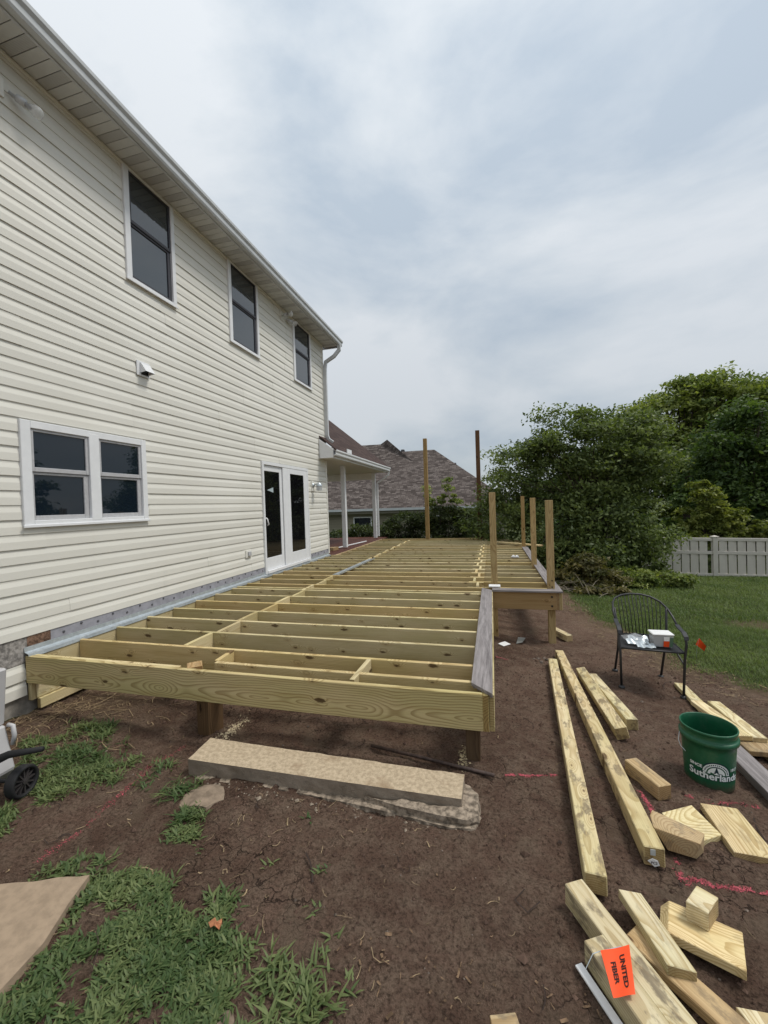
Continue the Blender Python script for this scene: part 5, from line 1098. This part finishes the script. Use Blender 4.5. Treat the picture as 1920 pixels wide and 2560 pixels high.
# straw, chips, pebbles, twigs
def litter(name, n, fn_, ln, wd, mat, label, seed, lift=.004, curve=.3):
    R = np.random.default_rng(seed); x, y = fn_(R, n); m_ = len(x); az = R.uniform(0, 2 * PI, m_); L = ln * R.lognormal(-.1, .55, m_); w_ = wd * R.lognormal(-.1, .45, m_) * .5; z = gr(x, y) + lift
    Q = []; prev = None; bend = R.normal(0, curve, m_)
    for s in range(4):
        t = s / 3 - .5; a_ = az + bend * t; px = x + np.cos(a_) * L * t; py = y + np.sin(a_) * L * t; pz = np.maximum(z, gr(px, py) + lift * .6) + lift * .6 * R.uniform(0, 1, m_); ox, oy = -np.sin(a_) * w_, np.cos(a_) * w_
        a = np.stack([px - ox, py - oy, pz], -1); b = np.stack([px + ox, py + oy, pz + wd * .2], -1)
        if prev is not None: Q.append(np.stack([prev[0], prev[1], b, a], 1))
        prev = (a, b)
    tag(raw(name, np_mesh(name, np.stack(Q, 1).reshape(-1, 4, 3), 4, mat), None), label, None, None, 'stuff')
def f_house(R, n): return -3.95 + np.abs(R.normal(0, .55, n)), 2.75 + R.normal(0, .35, n)
def f_edge(R, n):
    x = R.uniform(.9, 3.6, n); y = R.uniform(3.9, 9.5, n); d = lawn_d(x, y); k_ = (d > -.55) & (d < .15) & (R.uniform(size=n) < .7); return x[k_], y[k_]
def f_all(R, n): return R.uniform(-3.3, 2.3, n), R.uniform(.9, 5.5, n)
def f_weed(R, n): return R.uniform(-2.4, -.3, n), R.uniform(.9, 2.2, n)
litter('dry_straw', 420, f_house, .11, .003, STRAW, 'dry straw against the house foundation', 1, .008, .8)
litter('dead_grass', 5200, f_edge, .055, .004, STRAW, 'dead grass thatch along the lawn edge', 2, .006, .6)
litter('soil_straw', 520, f_all, .030, .0018, STRAW, 'bits of straw scattered over bare soil', 3, .004, .9)
litter('weed_straw', 130, f_weed, .045, .0026, STRAW, 'dry stems among the weeds', 4, .006, .9)
litter('dark_roots', 170, f_all, .09, .0045, plain('dark_root', (.035, .022, .017), .95), 'dark thin roots lying on bare soil', 5, .005, 1.6)
def f_chip(R, n): return np.concatenate([R.uniform(-.6, .3, n // 2), R.uniform(-3, 1.6, n - n // 2)]), np.concatenate([R.uniform(1.0, 1.5, n // 2), R.uniform(1.0, 4.5, n - n // 2)])
litter('wood_chips', 230, f_chip, .015, .005, CHIP, 'brown wood chips on bare soil', 6, .005, .1)
def peb(name, n, fn_, s0, mat, label, seed):
    R = np.random.default_rng(seed); x, y = fn_(R, n); z = gr(x, y); s = s0 * R.lognormal(0, .5, len(x)); oct_ = np.array([(1, 0, 0), (0, 1, 0), (-1, 0, 0), (0, -1, 0), (0, 0, .75), (0, 0, -.75)], float)
    fc = [(0, 1, 4), (1, 2, 4), (2, 3, 4), (3, 0, 4), (1, 0, 5), (2, 1, 5), (3, 2, 5), (0, 3, 5)]
    vv = oct_[None] * (s[:, None, None] * R.uniform(.6, 1.3, (len(x), 6, 1))) + np.stack([x, y, z + s * .2], -1)[:, None]; 
    tag(raw(name, np_mesh(name, vv[:, np.array(fc)].reshape(-1, 3), 3, mat), None), label, None, None, 'stuff')
peb('soil_clods', 11000, f_all, .0048, plain('soil_clod', (.095, .061, .046), .95, .1, 0, .4, 20), 'crumbly soil clods', 8)
peb('gravel_bits', 420, f_all, .0045, PEB, 'pale gravel bits scattered on bare soil', 9)
def f_step(R, n): return R.uniform(-1.95, -.1, n), 2.13 + R.normal(0, .035, n)
peb('concrete_crumbs', 110, f_step, .006, FOOT, 'concrete crumbs along the step', 10)
def f_saw(R, n): return -.22 + R.normal(0, .02, n), 2.72 + R.normal(0, .07, n)
peb('sawdust_clumps', 160, f_saw, .0045, plain('sawdust', (.50, .40, .24), .95), 'pale sawdust clumps by the near deck post', 12)
def f_saw2(R, n): return -2.07 + R.normal(0, .03, n) , 2.85 + R.normal(0, .09, n)
peb('sawdust_pile', 420, f_saw2, .004, plain('sawdust_tan', (.46, .38, .25), .95), 'pale sawdust beside the left deck post', 13)
def f_plaster(R, n): return .60 + R.normal(0, .06, n), 4.98 + R.normal(0, .05, n)
peb('grey_rubble', 30, f_plaster, .018, PEB, 'grey rubble at the far ends of the long timbers', 14)
# marking paint: flecks following the ground
def paint(pts, wd, n, label, seed, dens=1.0):
    R = np.random.default_rng(seed); P = np.array(pts); d = np.linalg.norm(np.diff(P, axis=0), axis=1); cs = np.concatenate([[0], np.cumsum(d)]); u = R.uniform(0, cs[-1], n); x = np.interp(u, cs, P[:, 0]) + R.normal(0, wd * .45, n); y = np.interp(u, cs, P[:, 1]) + R.normal(0, wd * .45, n)
    k_ = fbm(x, y, .05, seed, 3) > (.52 - .22 * dens); x, y = x[k_], y[k_]; m_ = len(x); s = R.uniform(.0009, .0034, m_); az = R.uniform(0, 2 * PI, m_); V = []
    for j in range(4):
        a_ = az + j * PI / 2; r_ = s * R.uniform(.6, 1.2, m_); px = x + np.cos(a_) * r_; py = y + np.sin(a_) * r_; V.append(np.stack([px, py, gr(px, py) + .0035], -1))
    tag(raw('paint_line', np_mesh('paint_line', np.stack(V, 1), 4, PINK), None), label, 'paint mark', 'pink paint marks on the soil')
paint([(-2.252, 2.523), (-2.27, 2.30), (-2.20, 1.9), (-2.174, 1.751), (-2.163, 1.417)], .030, 1000, 'long pink paint line on soil left of the concrete step', 1, .3)
paint([(.038, 2.592), (.354, 2.762)], .012, 800, 'short pink paint dash on soil right of the near deck post', 2, 1)
paint([(.826, 2.75), (.830, 2.61), (.826, 2.45)], .016, 900, 'pink paint mark beside the dark knotted block', 3, .8)
paint([(.823, 2.246), (.802, 2.153), (.812, 2.118), (.835, 2.149), (1.006, 2.131), (1.25, 2.15)], .018, 1500, 'bright pink bent paint line between the offcuts', 4, 1)
paint([(.996, 2.80), (1.25, 2.80), (1.52, 2.851)], .02, 700, 'faint pink paint line in front of the bucket', 5, .3)
paint([(.002, 4.846), (.13, 4.815)], .016, 220, 'small reddish paint patch on soil beside the deck border', 6, .8)
# papers and small litter
def sheet(pts, mat, label, cat, name):
    q = MB(); q.prism([(x_, y_, gz(x_, y_) + .022 + dz) for x_, y_, dz in pts], (0, 0, -.0015)); tag(q.build(name, mat), label, cat)
sheet([(.10, 5.31, 0), (.19, 5.43, .004), (.12, 5.50, .01), (.03, 5.38, .004)], WHITE, 'small white card lying on soil beside the deck border', 'card', 'paper_card')
sheet([(.26, 5.50, 0), (.34, 5.56, .01), (.40, 5.84, .0), (.30, 5.80, .006)], plain('grey_film', (.26, .27, .26), .3, .5), 'crumpled grey plastic scrap near the white card', 'plastic scrap', 'plastic_scrap')
q = MB(); nl = 9; vs = [(-1.09, 1.34)]
pts = [(-1.118 + .0, 1.335), (-1.10, 1.352), (-1.085, 1.348), (-1.07, 1.356), (-1.062, 1.342), (-1.066, 1.33), (-1.08, 1.322), (-1.10, 1.324)]
zl = gz(-1.09, 1.34) + .045; q.add([(-1.088, 1.34, zl + .004)] + [(x_, y_, zl + .012 * math.sin(i * 2.3)) for i, (x_, y_) in enumerate(pts)], [(0, 1 + i, 1 + (i + 1) % 8) for i in range(8)]); q.add([(-1.088, 1.34, zl + .002)] + [(x_, y_, zl - .002 + .012 * math.sin(i * 2.3)) for i, (x_, y_) in enumerate(pts)], [(0, 1 + (i + 1) % 8, 1 + i) for i in range(8)])
tag(q.build('dead_leaf', LEAFB), 'rust orange dead leaf lying on the crabgrass', 'leaf')
